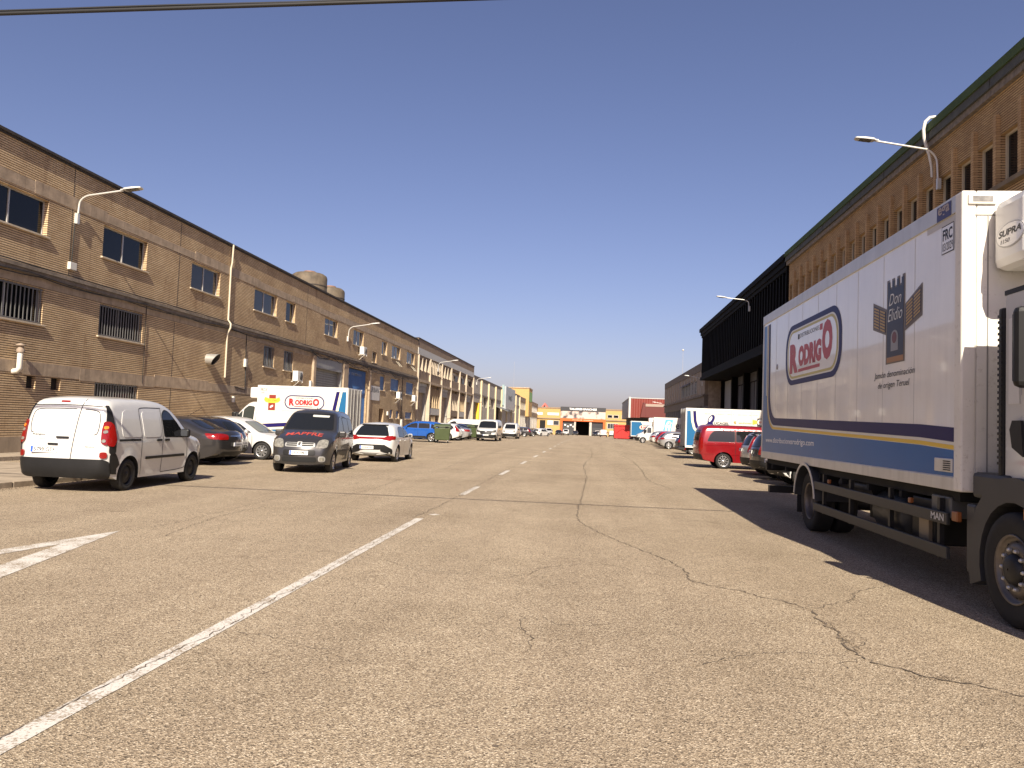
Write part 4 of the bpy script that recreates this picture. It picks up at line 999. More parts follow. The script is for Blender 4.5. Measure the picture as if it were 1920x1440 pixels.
def strip(bvh, ax, pts, w, off, name, m, parent, res=.07):
    p = resample(chaikin(pts, 2) if len(pts) > 2 else pts, res); n = len(p); vs = []; mb = MB()
    for i, q in enumerate(p):
        a, b = p[max(i-1, 0)], p[min(i+1, n-1)]; d = math.dist(a, b) or 1; nx, ny = -(b[1]-a[1])/d*w/2, (b[0]-a[0])/d*w/2
        vs += [proj(bvh, ax, q[0]+nx, q[1]+ny, off)[0], proj(bvh, ax, q[0]-nx, q[1]-ny, off)[0]]
    mb.add(vs, [(2*i, 2*i+1, 2*i+3, 2*i+2) for i in range(n-1)], 0, True); return mb.build(name, m, parent, local=True)
def wrap_text(bvh, ax, s_, u0, v0, w, h, off, m, parent, bold=.0, flip=False, name='lettering'):
    v, f = text_mesh(s_, bold); sg = -1 if flip else 1
    if ax == 'T': vs = [proj(bvh, ax, v0+q[1]*h, u0+sg*q[0]*w, off)[0] for q in v]
    else: vs = [proj(bvh, ax, u0+sg*q[0]*w, v0+q[1]*h, off)[0] for q in v]
    return MB().add(vs, f).build(name, m, parent, local=True)

WHEELS = {}
def wheel_meshes(kind, r):
    k = (kind, round(r, 3))
    if k in WHEELS: return WHEELS[k]
    w = .105 if r < .4 else .14; rr = r*.66
    ty = MB(); ty.lathe([(rr, -w*.9), (r*.9, -w), (r*.985, -w*.8), (r, -w*.5), (r, w*.5), (r*.985, w*.8), (r*.9, w), (rr, w*.9), (rr*.97, w*.5)], (0, 0, 0), 'y', 32, sgn=1)
    o1 = ty.build('wheel', RUBBER, None, local=True); rim = MB()
    rim.lathe([(rr*1.02, w*.92), (rr*.97, w*.95), (rr*.90, w*.55), (rr*.86, w*.2)], (0, 0, 0), 'y', 32)
    if kind == 'steel':
        rim.lathe([(rr*.88, w*.35), (rr*.62, w*.75), (rr*.45, w*.55), (rr*.22, w*.85), (.01, w*.85)], (0, 0, 0), 'y', 32)
        m = [STEELD]
    else:
        rim.lathe([(rr*.9, w*.15), (.01, w*.15)], (0, 0, 0), 'y', 24, 1)
        n = {'alloy': 10, 'alloy5': 5, 'cap': 9, 'alloy8': 8}[kind]; sw = {'alloy': .22, 'alloy5': .5, 'cap': .42, 'alloy8': .3}[kind]
        for i in range(n):
            a = 2*math.pi*i/n; ca, sa = math.cos(a), math.sin(a); h0, h1 = rr*.16, rr*.93; w0, w1 = rr*sw*.30, rr*sw*.38
            pts = []
            for (h, ww, yy) in ((h0, w0, w*.9), (h1, w1, w*.82)):
                for sg in (-1, 1): pts += [(h*ca-sg*ww*sa, yy, h*sa+sg*ww*ca), (h*ca-sg*ww*sa, yy-w*.5, h*sa+sg*ww*ca)]
            rim.add(pts, [(0, 2, 6, 4), (0, 4, 5, 1), (2, 3, 7, 6)])
        rim.lathe([(rr*.24, w*.75), (rr*.2, w*.98), (.01, w*1.0)], (0, 0, 0), 'y', 16)
        m = [ALLOY if kind != 'alloy5d' else STEELD, BLACKP]
    o2 = rim.build('rim', m, None, local=True)
    WHEELS[k] = (o1.data, o2.data); bpy.data.objects.remove(o1); bpy.data.objects.remove(o2); return WHEELS[k]
def add_wheel(root, x, y, r, kind, dark=False, name='wheel', steer=0):
    a, b = wheel_meshes(kind, r); o = bpy.data.objects.new(name, a); put(o, root); o.location = (x, y, r)
    o.rotation_euler = (0, random.uniform(0, 1), (0 if y > 0 else math.pi)+steer); c = bpy.data.objects.new('rim', b); put(c, o)
    return o
def dup(root, loc, heading, label, pnt=None, group=None, cat=None):
    def cp(o, par):
        c = o.copy(); COL.objects.link(c); c.parent = par
        if pnt is not None and o.type == 'MESH':
            for i, sl in enumerate(c.material_slots):
                if sl.material and sl.material.name.startswith('paint_'): sl.link = 'OBJECT'; sl.material = pnt
        for ch in [q for q in bpy.data.objects if q.parent == o]: cp(ch, c)
        return c
    r = root.copy(); COL.objects.link(r); r.location = loc; r.rotation_euler = (0, 0, R(heading)); tag(r, label, cat, group)
    for ch in [q for q in bpy.data.objects if q.parent == root]: cp(ch, r)
    return r
def num_plate(bvh, ax, root, u, z, s_=None, w=.52, h=.115):
    a, n_ = proj(bvh, ax, u, z, .012); a2, _ = proj(bvh, ax, u, z+.05, .012)
    sx = 1 if ax == 'F' else -1; x = a.x+sx*.01; tilt = Vector((a2.x-a.x, 0, .05)).normalized(); rt = Vector((0, 1 if ax == 'F' else -1, 0))
    up = tilt; nn = Vector((sx, 0, 0))
    o0 = Vector((x, u, z))
    def pl(w_, h_, cx, t, name, m, par):
        c = o0+rt*cx+nn*t; vs = [c-rt*w_/2-up*h_/2, c+rt*w_/2-up*h_/2, c+rt*w_/2+up*h_/2, c-rt*w_/2+up*h_/2]; vb = [q-nn*.02 for q in vs]
        return MB().add(vs+vb, [(0, 1, 2, 3), (7, 6, 5, 4), (0, 4, 5, 1), (1, 5, 6, 2), (2, 6, 7, 3), (3, 7, 4, 0)]).build(name, m, par, local=True)
    p = pl(w, h, 0, .004, 'number_plate', PLATE, root); pl(.045, h*.96, -w/2+.03, .006, 'plate_band', PBLUE, p)
    if s_: text('plate_text', s_, INK, p, o0-rt*(w/2-.075)-up*h*.33+nn*.0075, rt, up, w-.11, h*.66, .012, local=True)
    else: pl(w*.74, h*.5, .03, .0065, 'plate_text', M('plate_blur', (.30, .30, .30), .6, var=.9, vscale=28), p)
    return p
def mirror_pod(root, x, y, z, m, s=1., dark=BLACKP):
    sg = 1 if y > 0 else -1
    o = MB().box(x-.05*s, x+.06*s, y, y+sg*.18*s, z-.075*s, z+.085*s).build('mirror', m, root, local=True, bevel=.035*s)
    MB().box(x-.055*s, x-.052*s, y+sg*.025*s, y+sg*.155*s, z-.05*s, z+.06*s).build('mirror_glass', GLASSG, o, local=True)
    MB().box(x-.01, x+.05, y-sg*.12, y+sg*.02, z-.07*s, z-.03*s).build('mirror_arm', dark, o, local=True); return o
def vehicle(name, sp, pnt, loc, heading, label, cat, group=None):
    t = thing(name, loc, 0, label, cat, group); t.rotation_euler = (0, 0, R(heading)); OFF[t] = Vector((0, 0, 0))
    body, bv = car_body(sp, pnt, t)
    for q in sp.get('win', []):                       # side windows with a dark seal behind each
        for ax in 'LR':
            cx = sum(p[0] for p in q)/len(q); cz = sum(p[1] for p in q)/len(q)
            big = [(cx+(p[0]-cx)*1.045, cz+(p[1]-cz)*1.075) for p in q]
            w = patch(bv, ax, big, .003, 'window', BLACKP, t, res=.10); patch(bv, ax, q, .006, 'pane', sp.get('glass', VGLASS), w, res=.10, skirt=.004)
    for key, ax, nm in (('ws', 'F', 'windscreen'), ('rw', 'B', 'rear_window')):
        q = sp.get(key)
        if q:
            cz = sum(p[1] for p in q)/len(q); big = [(p[0]*1.035, cz+(p[1]-cz)*1.08) for p in q]
            w = patch(bv, ax, big, .003, nm, BLACKP, t, res=.10); patch(bv, ax, q, .007, 'pane', sp.get('glass_'+key, sp.get('glass', VGLASS)), w, res=.09, skirt=.005)
    for ax, q, m, nm, off in sp.get('pat', []):        # free patches: axis (S = both sides, F2/B2 mirrored)
        if ax == 'S':
            for a in 'LR': patch(bv, a, q, off, nm, m, t)
        elif ax in ('F2', 'B2'):
            patch(bv, ax[0], q, off, nm, m, t); patch(bv, ax[0], [(-p[0], p[1]) for p in q], off, nm, m, t)
        else: patch(bv, ax, q, off, nm, m, t)
    for q in sp.get('seam', []):
        for ax in 'LR': strip(bv, ax, q, .014, .004, 'panel_gap', UNDER, t)
    for ax, q in sp.get('seam1', []): strip(bv, ax, q, .014, .004, 'panel_gap', UNDER, t)
    for (x, z) in sp.get('handle', []):
        for ax in 'LR':
            patch(bv, ax, rrect(x-.10, x+.10, z-.022, z+.022, .02, 3), .022, 'door_handle', sp.get('handle_m', pnt), t, 0, .05)
    if sp.get('mir'):
        x, y, z, sc = sp['mir']
        for sg in (1, -1): mirror_pod(t, x, sg*y, z, sp.get('mir_m', pnt), sc)
    for ax, u, z, s_ in sp.get('plate', []): num_plate(bv, ax, t, u, z, s_)
    wy = sp.get('wy', sp['w']-.12)
    for xc in (sp['xf'], sp['xr']):
        for sg in (1, -1): add_wheel(t, xc, sg*wy, sp['wr'], sp.get('rim', 'alloy'), steer=sp.get('steer', 0) if xc == sp['xf'] else 0)
    t_bvh[t] = bv
    return t
t_bvh = {}
def tail(y0, y1, z0, z1): return [(y0, z0), (y1, z0+.02), (y1, z1), (y0, z1-.02)]

# ---- the kinds
P_WHITE = paint('white', (.53, .525, .505)); P_GREY = paint('graphite', (.040, .038, .039), .28, .5); P_BLACK = paint('black', (.010, .010, .012), .2)
P_DGREY = paint('dark_grey', (.035, .034, .034), .32, .3); P_BLUE = paint('blue', (.012, .10, .42), .25, .3); P_SILV = paint('silver', (.40, .40, .40), .28, .6); P_RED = paint('dark_red', (.22, .008, .012), .2, .2); P_RED2 = paint('red', (.34, .012, .012), .25)
P_CREAM = paint('pearl', (.62, .60, .57), .3, .2)
KANGOO = dict(top=[(-2.02, .30), (-2.08, .42), (-2.09, .62), (-2.07, 1.0), (-2.02, 1.40), (-1.93, 1.70), (-1.72, 1.80), (-1.2, 1.825), (-.3, 1.83), (.25, 1.78), (.62, 1.62), (1.15, 1.16), (1.3, 1.08), (1.7, 1.02), (2.0, .88), (2.14, .66), (2.16, .40), (2.10, .26)],
  zb=.24, wr=.315, xf=1.36, xr=-1.34, w=.905, belt=1.0, tum=.16, r=.14, tf=.22, pf=.8, tr=.07, pr=.3, bf=.05, bt=.03, tuck=.05, ra=.385, rim='steel',
  win=[[(.02, 1.06), (.02, 1.52), (.16, 1.62), (.34, 1.58), (.62, 1.36), (.92, 1.08), (.86, 1.05)]],
  ws=[(-.62, 1.18), (.62, 1.18), (.52, 1.66), (-.52, 1.66)],
  pat=[('S', [(-.80, 1.05), (-.80, 1.52), (-.74, 1.58), (-.20, 1.58), (-.12, 1.52), (-.12, 1.12), (-.18, 1.05)], P_WHITE, 'blank_window', .008),
       ('S', [(-1.58, 1.06), (-1.60, 1.30), (-1.48, 1.56), (-1.36, 1.60), (-.96, 1.60), (-.92, 1.50), (-.90, 1.06)], P_WHITE, 'blank_window', .008),
       ('S', [(-1.95, .36), (-1.97, .74), (-1.86, .78), (-1.74, .66), (-1.62, .34)], BLACKP, 'bumper_side', .012),
       ('S', [(-1.99, .74), (-1.985, 1.34), (-1.90, 1.66), (-1.86, 1.66), (-1.84, 1.30), (-1.84, .74)], BLACKP, 'corner_trim', .022),
       ('B2', [(.83, .90), (.83, 1.34), (.75, 1.36), (.735, 1.30), (.745, .95)], REDL, 'tail_light', .034),
       ('S', [(-2.02, .90), (-2.01, 1.34), (-1.93, 1.36), (-1.86, 1.28), (-1.84, 1.0), (-1.92, .88)], REDL, 'tail_light', .034),
       ('B', [(-.86, .29), (-.86, .60), (-.80, .64), (.80, .64), (.86, .60), (.86, .29)], BLACKP, 'rear_bumper', .03),
       ('B2', [(.84, .66), (.84, .78), (.74, .78), (.74, .66)], REDL, 'fog_light', .028),
       ('B', [(.06, .885), (.06, .925), (.26, .925), (.26, .885)], BLACKP, 'plate_lamp', .02),
       ('B', [(-.14, 1.02), (-.14, 1.055), (.10, 1.055), (.10, 1.02)], BLACKP, 'rear_handle', .03),
       ('B', [(-.02, 1.705), (-.02, 1.735), (.16, 1.735), (.16, 1.705)], REDL, 'brake_light', .014),
       ('S', [(-.93, .98), (-.93, 1.025), (-1.72, 1.025), (-1.72, .98)], UNDER, 'slide_rail', .004),
       ('S', [(-.72, .60), (-.72, .655), (.92, .665), (.92, .61)], BLACKP, 'rub_strip', .016),
       ('S', [(1.62, .30), (1.78, .66), (2.05, .62), (2.05, .30)], BLACKP, 'bumper_side', .008),
       ('F', [(-.80, .28), (-.80, .62), (.80, .62), (.80, .28)], BLACKP, 'front_bumper', .01), ('F2', [(.42, .72), (.70, .76), (.66, .98), (.50, .92)], CLEARL, 'headlight', .01)],
  seam=[[(-.88, .30), (-.90, .98), (-.90, 1.60), (-.82, 1.66), (0, 1.66)], [(-.06, .30), (-.06, 1.0), (-.02, 1.64)], [(1.0, .36), (1.05, .8), (1.0, 1.04)], [(-.06, .30), (.9, .32), (1.0, .4)]],
  handle=[(-.22, .985), (.10, .985)], handle_m=BLACKP, mir=(.80, .86, 1.12, 1.15), mir_m=BLACKP,
  seam1=[('B', [(-.20, .64), (-.22, .9), (-.26, 1.3), (-.30, 1.78)]), ('B', [(-.70, 1.64), (-.3, 1.66), (.3, 1.66), (.70, 1.64)]), ('B', [(.60, 1.12), (.66, 1.12), (.68, 1.3), (.66, 1.50), (.58, 1.57), (.2, 1.585), (-.2, 1.585)]), ('B', [(-.36, 1.585), (-.58, 1.57), (-.66, 1.50), (-.68, 1.3), (-.66, 1.12), (-.60, 1.10)])],
  plate=[('B', .33, .80, '5799 GTF')])
PARTNER = dict(top=[(-1.98, .32), (-2.03, .5), (-2.03, 1.0), (-1.96, 1.5), (-1.84, 1.74), (-1.4, 1.80), (-.4, 1.82), (.18, 1.78), (.40, 1.68), (.92, 1.24), (1.04, 1.17), (1.55, 1.03), (1.86, .90), (2.0, .72), (2.05, .42), (2.0, .26)],
  zb=.24, wr=.31, xf=1.32, xr=-1.37, w=.86, belt=1.0, tum=.16, r=.15, tf=.15, pf=.6, tr=.05, pr=.3, bf=.09, bt=.04, ra=.375, rim='alloy8',
  win=[[(-.08, 1.05), (-.06, 1.55), (.10, 1.64), (.30, 1.58), (.70, 1.22), (.74, 1.05)], [(-.98, 1.08), (-.98, 1.58), (-.22, 1.60), (-.2, 1.08)], [(-1.72, 1.1), (-1.66, 1.5), (-1.58, 1.56), (-1.08, 1.58), (-1.08, 1.08)]],
  ws=[(-.70, 1.23), (.70, 1.23), (.60, 1.69), (-.60, 1.69)], rw=[(-.56, 1.12), (.56, 1.12), (.5, 1.56), (-.5, 1.56)],
  pat=[('F2', [(.44, .70), (.74, .72), (.76, .92), (.66, .96), (.50, .93)], CLEARL, 'headlight', .014),
       ('F', [(-.42, .74), (-.42, .86), (.42, .86), (.42, .74)], GREYM, 'grille', .008), ('F', [(-.38, .765), (-.38, .795), (.38, .795), (.38, .765)], UNDER, 'grille_gap', .014), ('F', [(-.38, .82), (-.38, .845), (.38, .845), (.38, .82)], UNDER, 'grille_gap', .014),
       ('F', [(-.45, .50), (-.45, .66), (.45, .66), (.45, .50)], BLACKP, 'bumper_panel', .014), ('F', [(-.48, .32), (-.48, .46), (.48, .46), (.48, .32)], UNDER, 'air_intake', .008),
       ('F2', [(.56, .36), (.68, .36), (.68, .46), (.56, .46)], CLEARL, 'fog_light', .018), ('F2', [(.53, .33), (.71, .33), (.71, .49), (.53, .49)], GREYM, 'fog_light_ring', .010),
       ('S', [(-1.0, .56), (-1.0, .62), (.92, .64), (.92, .58)], BLACKP, 'rub_strip', .012), ('S', [(-2.0, .34), (-2.0, .62), (-1.8, .62), (-1.75, .34)], BLACKP, 'bumper_side', .01),
       ('B', [(-.8, .34), (-.8, .62), (.8, .62), (.8, .34)], BLACKP, 'rear_bumper', .03), ('B2', [(.66, .8), (.78, .8), (.76, 1.3), (.66, 1.3)], REDL, 'tail_light', .015),
       ('F', [(.02, 1.60), (.02, 1.66), (.50, 1.65), (.50, 1.59)], M('sun_strip', (.42, .43, .40), .3), 'sun_visor', .011)],
  seam=[[(-.14, .32), (-.14, 1.62)], [(.78, .36), (.82, .7), (.80, 1.02)], [(-1.02, .55), (-1.02, 1.62), (-.14, 1.64)]], handle=[(.02, .93), (-.3, .93)], mir=(.68, .84, 1.10, 1.2), plate=[('F', 0, .58, '2924 FMX')])
HATCH = dict(top=[(-1.98, .32), (-2.05, .5), (-2.04, .78), (-1.92, .98), (-1.60, 1.28), (-1.25, 1.42), (-.6, 1.465), (0, 1.45), (.4, 1.34), (.98, .98), (1.1, .93), (1.6, .84), (1.9, .70), (2.04, .54), (2.05, .36), (1.98, .22)],
  zb=.21, wr=.315, xf=1.26, xr=-1.30, w=.885, belt=.90, tum=.30, r=.16, tf=.20, pf=.7, tr=.14, pr=.6, bf=.12, bt=.04, ra=.365,
  win=[[(-.18, .93), (-.16, 1.30), (.0, 1.33), (.30, 1.26), (.80, .96)], [(-1.16, .97), (-1.02, 1.26), (-.8, 1.33), (-.26, 1.33), (-.26, .93)]],
  ws=[(-.66, .98), (.66, .98), (.52, 1.34), (-.52, 1.34)], rw=[(-.58, 1.02), (.58, 1.02), (.50, 1.26), (.42, 1.32), (-.42, 1.32), (-.50, 1.26)],
  pat=[('B2', [(.50, .80), (.76, .82), (.78, .98), (.62, .96), (.48, .90)], REDL, 'tail_light', .012), ('S', [(-1.98, .80), (-1.96, .96), (-1.74, .98), (-1.64, .90), (-1.74, .80)], REDL, 'tail_light', .012),
       ('B', [(-.66, .26), (-.66, .46), (.66, .46), (.66, .26)], BLACKP, 'rear_diffuser', .01),
       ('F2', [(.46, .60), (.72, .62), (.72, .78), (.56, .74)], CLEARL, 'headlight', .01), ('S', [(1.72, .62), (1.96, .6), (1.86, .76), (1.6, .80)], CLEARL, 'headlight', .01), ('F', [(-.42, .56), (-.42, .68), (.42, .68), (.42, .56)], BLACKP, 'grille', .008), ('F', [(-.5, .28), (-.5, .44), (.5, .44), (.5, .28)], BLACKP, 'air_intake', .008)],
  seam=[[(-.22, .28), (-.22, 1.34)], [(.82, .32), (.86, .62), (.84, .92)], [(-.98, .62), (-.86, .36), (-.74, .28)]], handle=[(-.04, .80), (-.92, .82)], mir=(.66, .86, .98, .95), plate=[('B', 0, .62, None)], rim='cap')
SEDAN = dict(HATCH, top=[(-2.30, .34), (-2.37, .5), (-2.37, .80), (-2.30, .98), (-2.2, 1.02), (-1.75, 1.08), (-1.1, 1.36), (-.6, 1.45), (0, 1.45), (.4, 1.36), (1.08, .97), (1.2, .93), (1.8, .84), (2.15, .70), (2.33, .54), (2.35, .36), (2.28, .22)],
  xf=1.40, xr=-1.38, w=.92, wr=.33, ra=.385, win=[[(-.12, .95), (-.10, 1.30), (.05, 1.33), (.34, 1.26), (.86, .98)], [(-1.14, .98), (-.95, 1.22), (-.72, 1.32), (-.20, 1.32), (-.20, .95)]], rw=[(-.60, 1.12), (.60, 1.12), (.50, 1.32), (.44, 1.36), (-.44, 1.36), (-.50, 1.32)],
  pat=[('B2', [(.46, .80), (.84, .80), (.84, .98), (.60, .98), (.44, .94)], REDL, 'tail_light', .012), ('S', [(-2.28, .80), (-2.26, .96), (-1.84, .985), (-2.0, .82)], REDL, 'tail_light', .012), ('B', [(-.7, .30), (-.7, .44), (.7, .44), (.7, .30)], BLACKP, 'rear_diffuser', .01),
       ('B', [(-.34, .90), (-.34, .925), (.34, .925), (.34, .90)], CHROME, 'boot_trim', .012), ('F2', [(.46, .60), (.76, .62), (.76, .78), (.56, .74)], CLEARL, 'headlight', .01), ('F', [(-.42, .5), (-.42, .68), (.42, .68), (.42, .5)], BLACKP, 'grille', .008)],
  seam=[[(-.18, .28), (-.18, 1.33)], [(.92, .32), (.96, .62), (.94, .95)], [(-1.1, .62), (-.92, .36), (-.8, .28)]], plate=[('B', 0, .66, None)], mir=(.72, .89, .99, .95))
ESTATE = dict(SEDAN, top=[(-2.30, .34), (-2.36, .5), (-2.35, .80), (-2.24, 1.02), (-1.96, 1.34), (-1.7, 1.44), (-.6, 1.48), (0, 1.46), (.4, 1.36), (1.08, .97), (1.2, .93), (1.8, .84), (2.15, .70), (2.33, .54), (2.35, .36), (2.28, .22)], rw=[(-.58, 1.06), (.58, 1.06), (.50, 1.34), (-.50, 1.34)],
  win=SEDAN['win'][:1]+[[(-1.1, .97), (-1.08, 1.32), (-.20, 1.33), (-.20, .95)], [(-1.92, 1.05), (-1.7, 1.3), (-1.2, 1.33), (-1.2, 1.0)]], pat=[('B2', [(.62, .80), (.84, .80), (.82, 1.30), (.74, 1.32), (.62, .98)], REDL, 'tail_light', .012), ('S', [(-2.28, .80), (-2.22, 1.0), (-1.98, 1.30), (-1.92, 1.30), (-2.0, .95), (-2.1, .80)], REDL, 'tail_light', .012)]+SEDAN['pat'][2:3]+SEDAN['pat'][4:])
SUV = dict(HATCH, top=[(-2.02, .40), (-2.10, .55), (-2.10, .88), (-2.02, 1.06), (-1.76, 1.40), (-1.45, 1.53), (-.7, 1.575), (0, 1.56), (.42, 1.44), (.98, 1.10), (1.12, 1.05), (1.7, .97), (2.0, .82), (2.10, .62), (2.10, .42), (2.02, .28)], zb=.27, wr=.345, ra=.405, xf=1.30, xr=-1.30, w=.91, belt=1.02,
  win=[[(-.18, 1.06), (-.16, 1.40), (.0, 1.43), (.32, 1.36), (.82, 1.09)], [(-1.14, 1.06), (-1.10, 1.38), (-1.0, 1.43), (-.26, 1.43), (-.26, 1.06)], [(-1.62, 1.12), (-1.44, 1.34), (-1.24, 1.40), (-1.22, 1.06)]], ws=[(-.66, 1.12), (.66, 1.12), (.54, 1.46), (-.54, 1.46)], rw=[(-.6, 1.12), (.6, 1.12), (.52, 1.42), (-.52, 1.42)],
  pat=[('S', [(-2.02, .36), (-2.0, .62), (-1.74, .60), (-1.62, .62), (-1.66, .30)], BLACKP, 'cladding', .008), ('S', [(-.9, .28), (-.86, .46), (.84, .46), (.88, .28)], BLACKP, 'cladding', .008), ('S', [(1.70, .30), (1.70, .62), (2.05, .62), (2.05, .36)], BLACKP, 'cladding', .008),
       ('B', [(-.8, .34), (-.8, .62), (.8, .62), (.8, .34)], BLACKP, 'rear_bumper', .012), ('B2', [(.46, .92), (.80, .94), (.80, 1.08), (.48, 1.06)], REDL, 'tail_light', .012), ('S', [(-2.06, .92), (-2.02, 1.07), (-1.74, 1.08), (-1.82, .95)], REDL, 'tail_light', .012), ('F2', [(.44, .74), (.76, .76), (.76, .90), (.46, .86)], CLEARL, 'headlight', .01), ('F', [(-.42, .70), (-.42, .86), (.42, .86), (.42, .70)], BLACKP, 'grille', .008)],
  seam=[[(-.22, .30), (-.22, 1.45)], [(.84, .34), (.88, .72), (.86, 1.05)], [(-.98, .7), (-.86, .46)]], handle=[(-.04, .93), (-.92, .95)], mir=(.68, .88, 1.12, 1.), rim='alloy5', plate=[('B', 0, .74, None)])
CROSS = dict(SUV, top=[(-2.15, .42), (-2.22, .55), (-2.22, .92), (-2.16, 1.12), (-1.98, 1.48), (-1.72, 1.62), (-.7, 1.68), (0, 1.66), (.42, 1.54), (1.02, 1.14), (1.2, 1.08), (1.8, 1.0), (2.15, .84), (2.25, .62), (2.25, .42), (2.15, .30)], belt=1.06, xf=1.36, xr=-1.32, w=.93, wr=.355, ra=.415,
  win=[[(-.18, 1.12), (-.16, 1.48), (.0, 1.52), (.34, 1.44), (.86, 1.15)], [(-1.14, 1.12), (-1.14, 1.48), (-.26, 1.52), (-.26, 1.12)], [(-1.86, 1.16), (-1.66, 1.46), (-1.24, 1.50), (-1.24, 1.12)]], ws=[(-.68, 1.16), (.68, 1.16), (.56, 1.54), (-.56, 1.54)], rw=[(-.6, 1.14), (.6, 1.14), (.52, 1.5), (-.52, 1.5)],
  pat=[('S', [(-2.12, .36), (-2.1, .64), (-1.78, .62), (-1.70, .34)], BLACKP, 'cladding', .008), ('B', [(-.84, .36), (-.84, .66), (.84, .66), (.84, .36)], BLACKP, 'rear_bumper', .012),
       ('B2', [(.66, .86), (.84, .86), (.80, 1.2), (.70, 1.52), (.62, 1.52), (.68, 1.16)], REDL, 'tail_light', .012), ('S', [(-2.16, .86), (-2.10, 1.14), (-1.94, 1.48), (-1.86, 1.50), (-1.92, 1.16), (-1.80, .98), (-1.90, .86)], REDL, 'tail_light', .014), ('S', [(-2.0, 1.56), (-2.06, 1.60), (-1.6, 1.66), (-1.6, 1.62)], BLACKP, 'roof_spoiler', .03), ('F2', [(.44, .74), (.76, .76), (.76, .90), (.46, .86)], CLEARL, 'headlight', .01), ('F', [(-.42, .70), (-.42, .86), (.42, .86), (.42, .70)], BLACKP, 'grille', .008)], plate=[('B', 0, .95, None)])
TRAFIC = dict(top=[(-2.5, .36), (-2.56, .6), (-2.55, 1.2), (-2.46, 1.75), (-2.36, 1.93), (-2.0, 1.97), (.4, 1.97), (.82, 1.88), (1.1, 1.66), (1.55, 1.24), (1.68, 1.16), (2.1, 1.06), (2.36, .92), (2.48, .70), (2.50, .42), (2.44, .28)],
  zb=.28, wr=.34, xf=1.55, xr=-1.55, w=.965, belt=1.14, tum=.13, r=.16, tf=.18, pf=.6, tr=.05, pr=.3, bf=.12, bt=.03, ra=.41, rim='cap',
  win=[[(.26, 1.2), (.28, 1.66), (.5, 1.72), (.86, 1.6), (1.2, 1.24)]], ws=[(-.80, 1.22), (.80, 1.22), (.70, 1.74), (.4, 1.80), (-.4, 1.80), (-.70, 1.74)],
  pat=[('F', [(-.50, .62), (-.56, .92), (.56, .92), (.50, .62)], BLACKP, 'grille', .01), ('F', [(-.92, .29), (-.92, .60), (.92, .60), (.92, .29)], BLACKP, 'front_bumper', .014), ('F2', [(.54, .76), (.86, .82), (.90, 1.02), (.74, 1.0), (.54, .93)], BLACKP, 'headlight', .012), ('F2', [(.56, .83), (.76, .88), (.78, .95), (.58, .90)], CLEARL, 'headlight_lens', .016),
       ('F', [(-.09, .82), (-.09, .98), (.09, .98), (.09, .82)], GREYP, 'emblem', .02), ('S', [(-1.0, .48), (-1.0, .56), (1.0, .56), (1.0, .48)], BLACKP, 'rub_strip', .012), ('B2', [(.78, .9), (.92, .9), (.88, 1.5), (.80, 1.5)], REDL, 'tail_light', .012), ('B', [(-.9, .36), (-.9, .6), (.9, .6), (.9, .36)], BLACKP, 'rear_bumper', .014)],
  seam=[[(.2, .34), (.2, 1.76)], [(-1.0, .34), (-1.0, 1.8), (.2, 1.82)], [(1.16, .4), (1.22, 1.1)]], seam1=[('B', [(0, .6), (0, 1.85)])], handle=[(.32, 1.0), (.06, 1.0)], handle_m=BLACKP, mir=(1.16, .96, 1.32, 1.5), mir_m=BLACKP, plate=[('F', 0, .56, None)])
VITO = dict(TRAFIC, top=[(-2.42, .38), (-2.48, .6), (-2.47, 1.2), (-2.36, 1.70), (-2.22, 1.86), (-1.9, 1.90), (.3, 1.90), (.75, 1.80), (1.05, 1.60), (1.5, 1.2), (1.62, 1.12), (2.05, 1.02), (2.3, .88), (2.42, .68), (2.44, .42), (2.36, .28)], wr=.335, xr=-1.42, xf=1.62, w=.955,
  win=[[(.2, 1.2), (.22, 1.62), (.44, 1.68), (.8, 1.54), (1.14, 1.22)], [(-.88, 1.2), (-.88, 1.66), (.10, 1.68), (.10, 1.2)], [(-2.12, 1.2), (-1.98, 1.5), (-1.84, 1.64), (-1.6, 1.66), (-.96, 1.66), (-.96, 1.2)]], ws=[(-.80, 1.18), (.80, 1.18), (.70, 1.68), (-.70, 1.68)], rw=[(-.68, 1.22), (.68, 1.22), (.6, 1.66), (-.6, 1.66)],
  pat=[('S', [(-1.08, .62), (-1.08, .65), (1.2, .67), (1.2, .64)], P_RED, 'crease_trim', .014), ('S', [(-2.42, 1.0), (-2.42, 1.03), (-.9, 1.06), (-.9, 1.03)], P_RED, 'crease_trim', .012), ('S', [(-2.42, .62), (-2.42, .65), (-1.84, .66), (-1.84, .63)], P_RED, 'crease_trim', .014),
       ('B2', [(.76, .72), (.9, .72), (.86, 1.34), (.78, 1.34)], REDL, 'tail_light', .014), ('S', [(-2.43, .80), (-2.38, 1.32), (-2.30, 1.34), (-2.32, .80)], REDL, 'tail_light', .012), ('B', [(-.9, .36), (-.9, .62), (.9, .62), (.9, .36)], BLACKP, 'rear_bumper', .014), ('F2', [(.52, .72), (.84, .76), (.84, .92), (.54, .88)], CLEARL, 'headlight', .012)],
  seam=[[(.15, .34), (.15, 1.74)], [(-.92, .34), (-.92, 1.76)], [(1.1, .4), (1.16, 1.1)]], plate=[('B', 0, .95, None)], rim='alloy', handle=[(.28, 1.0)])
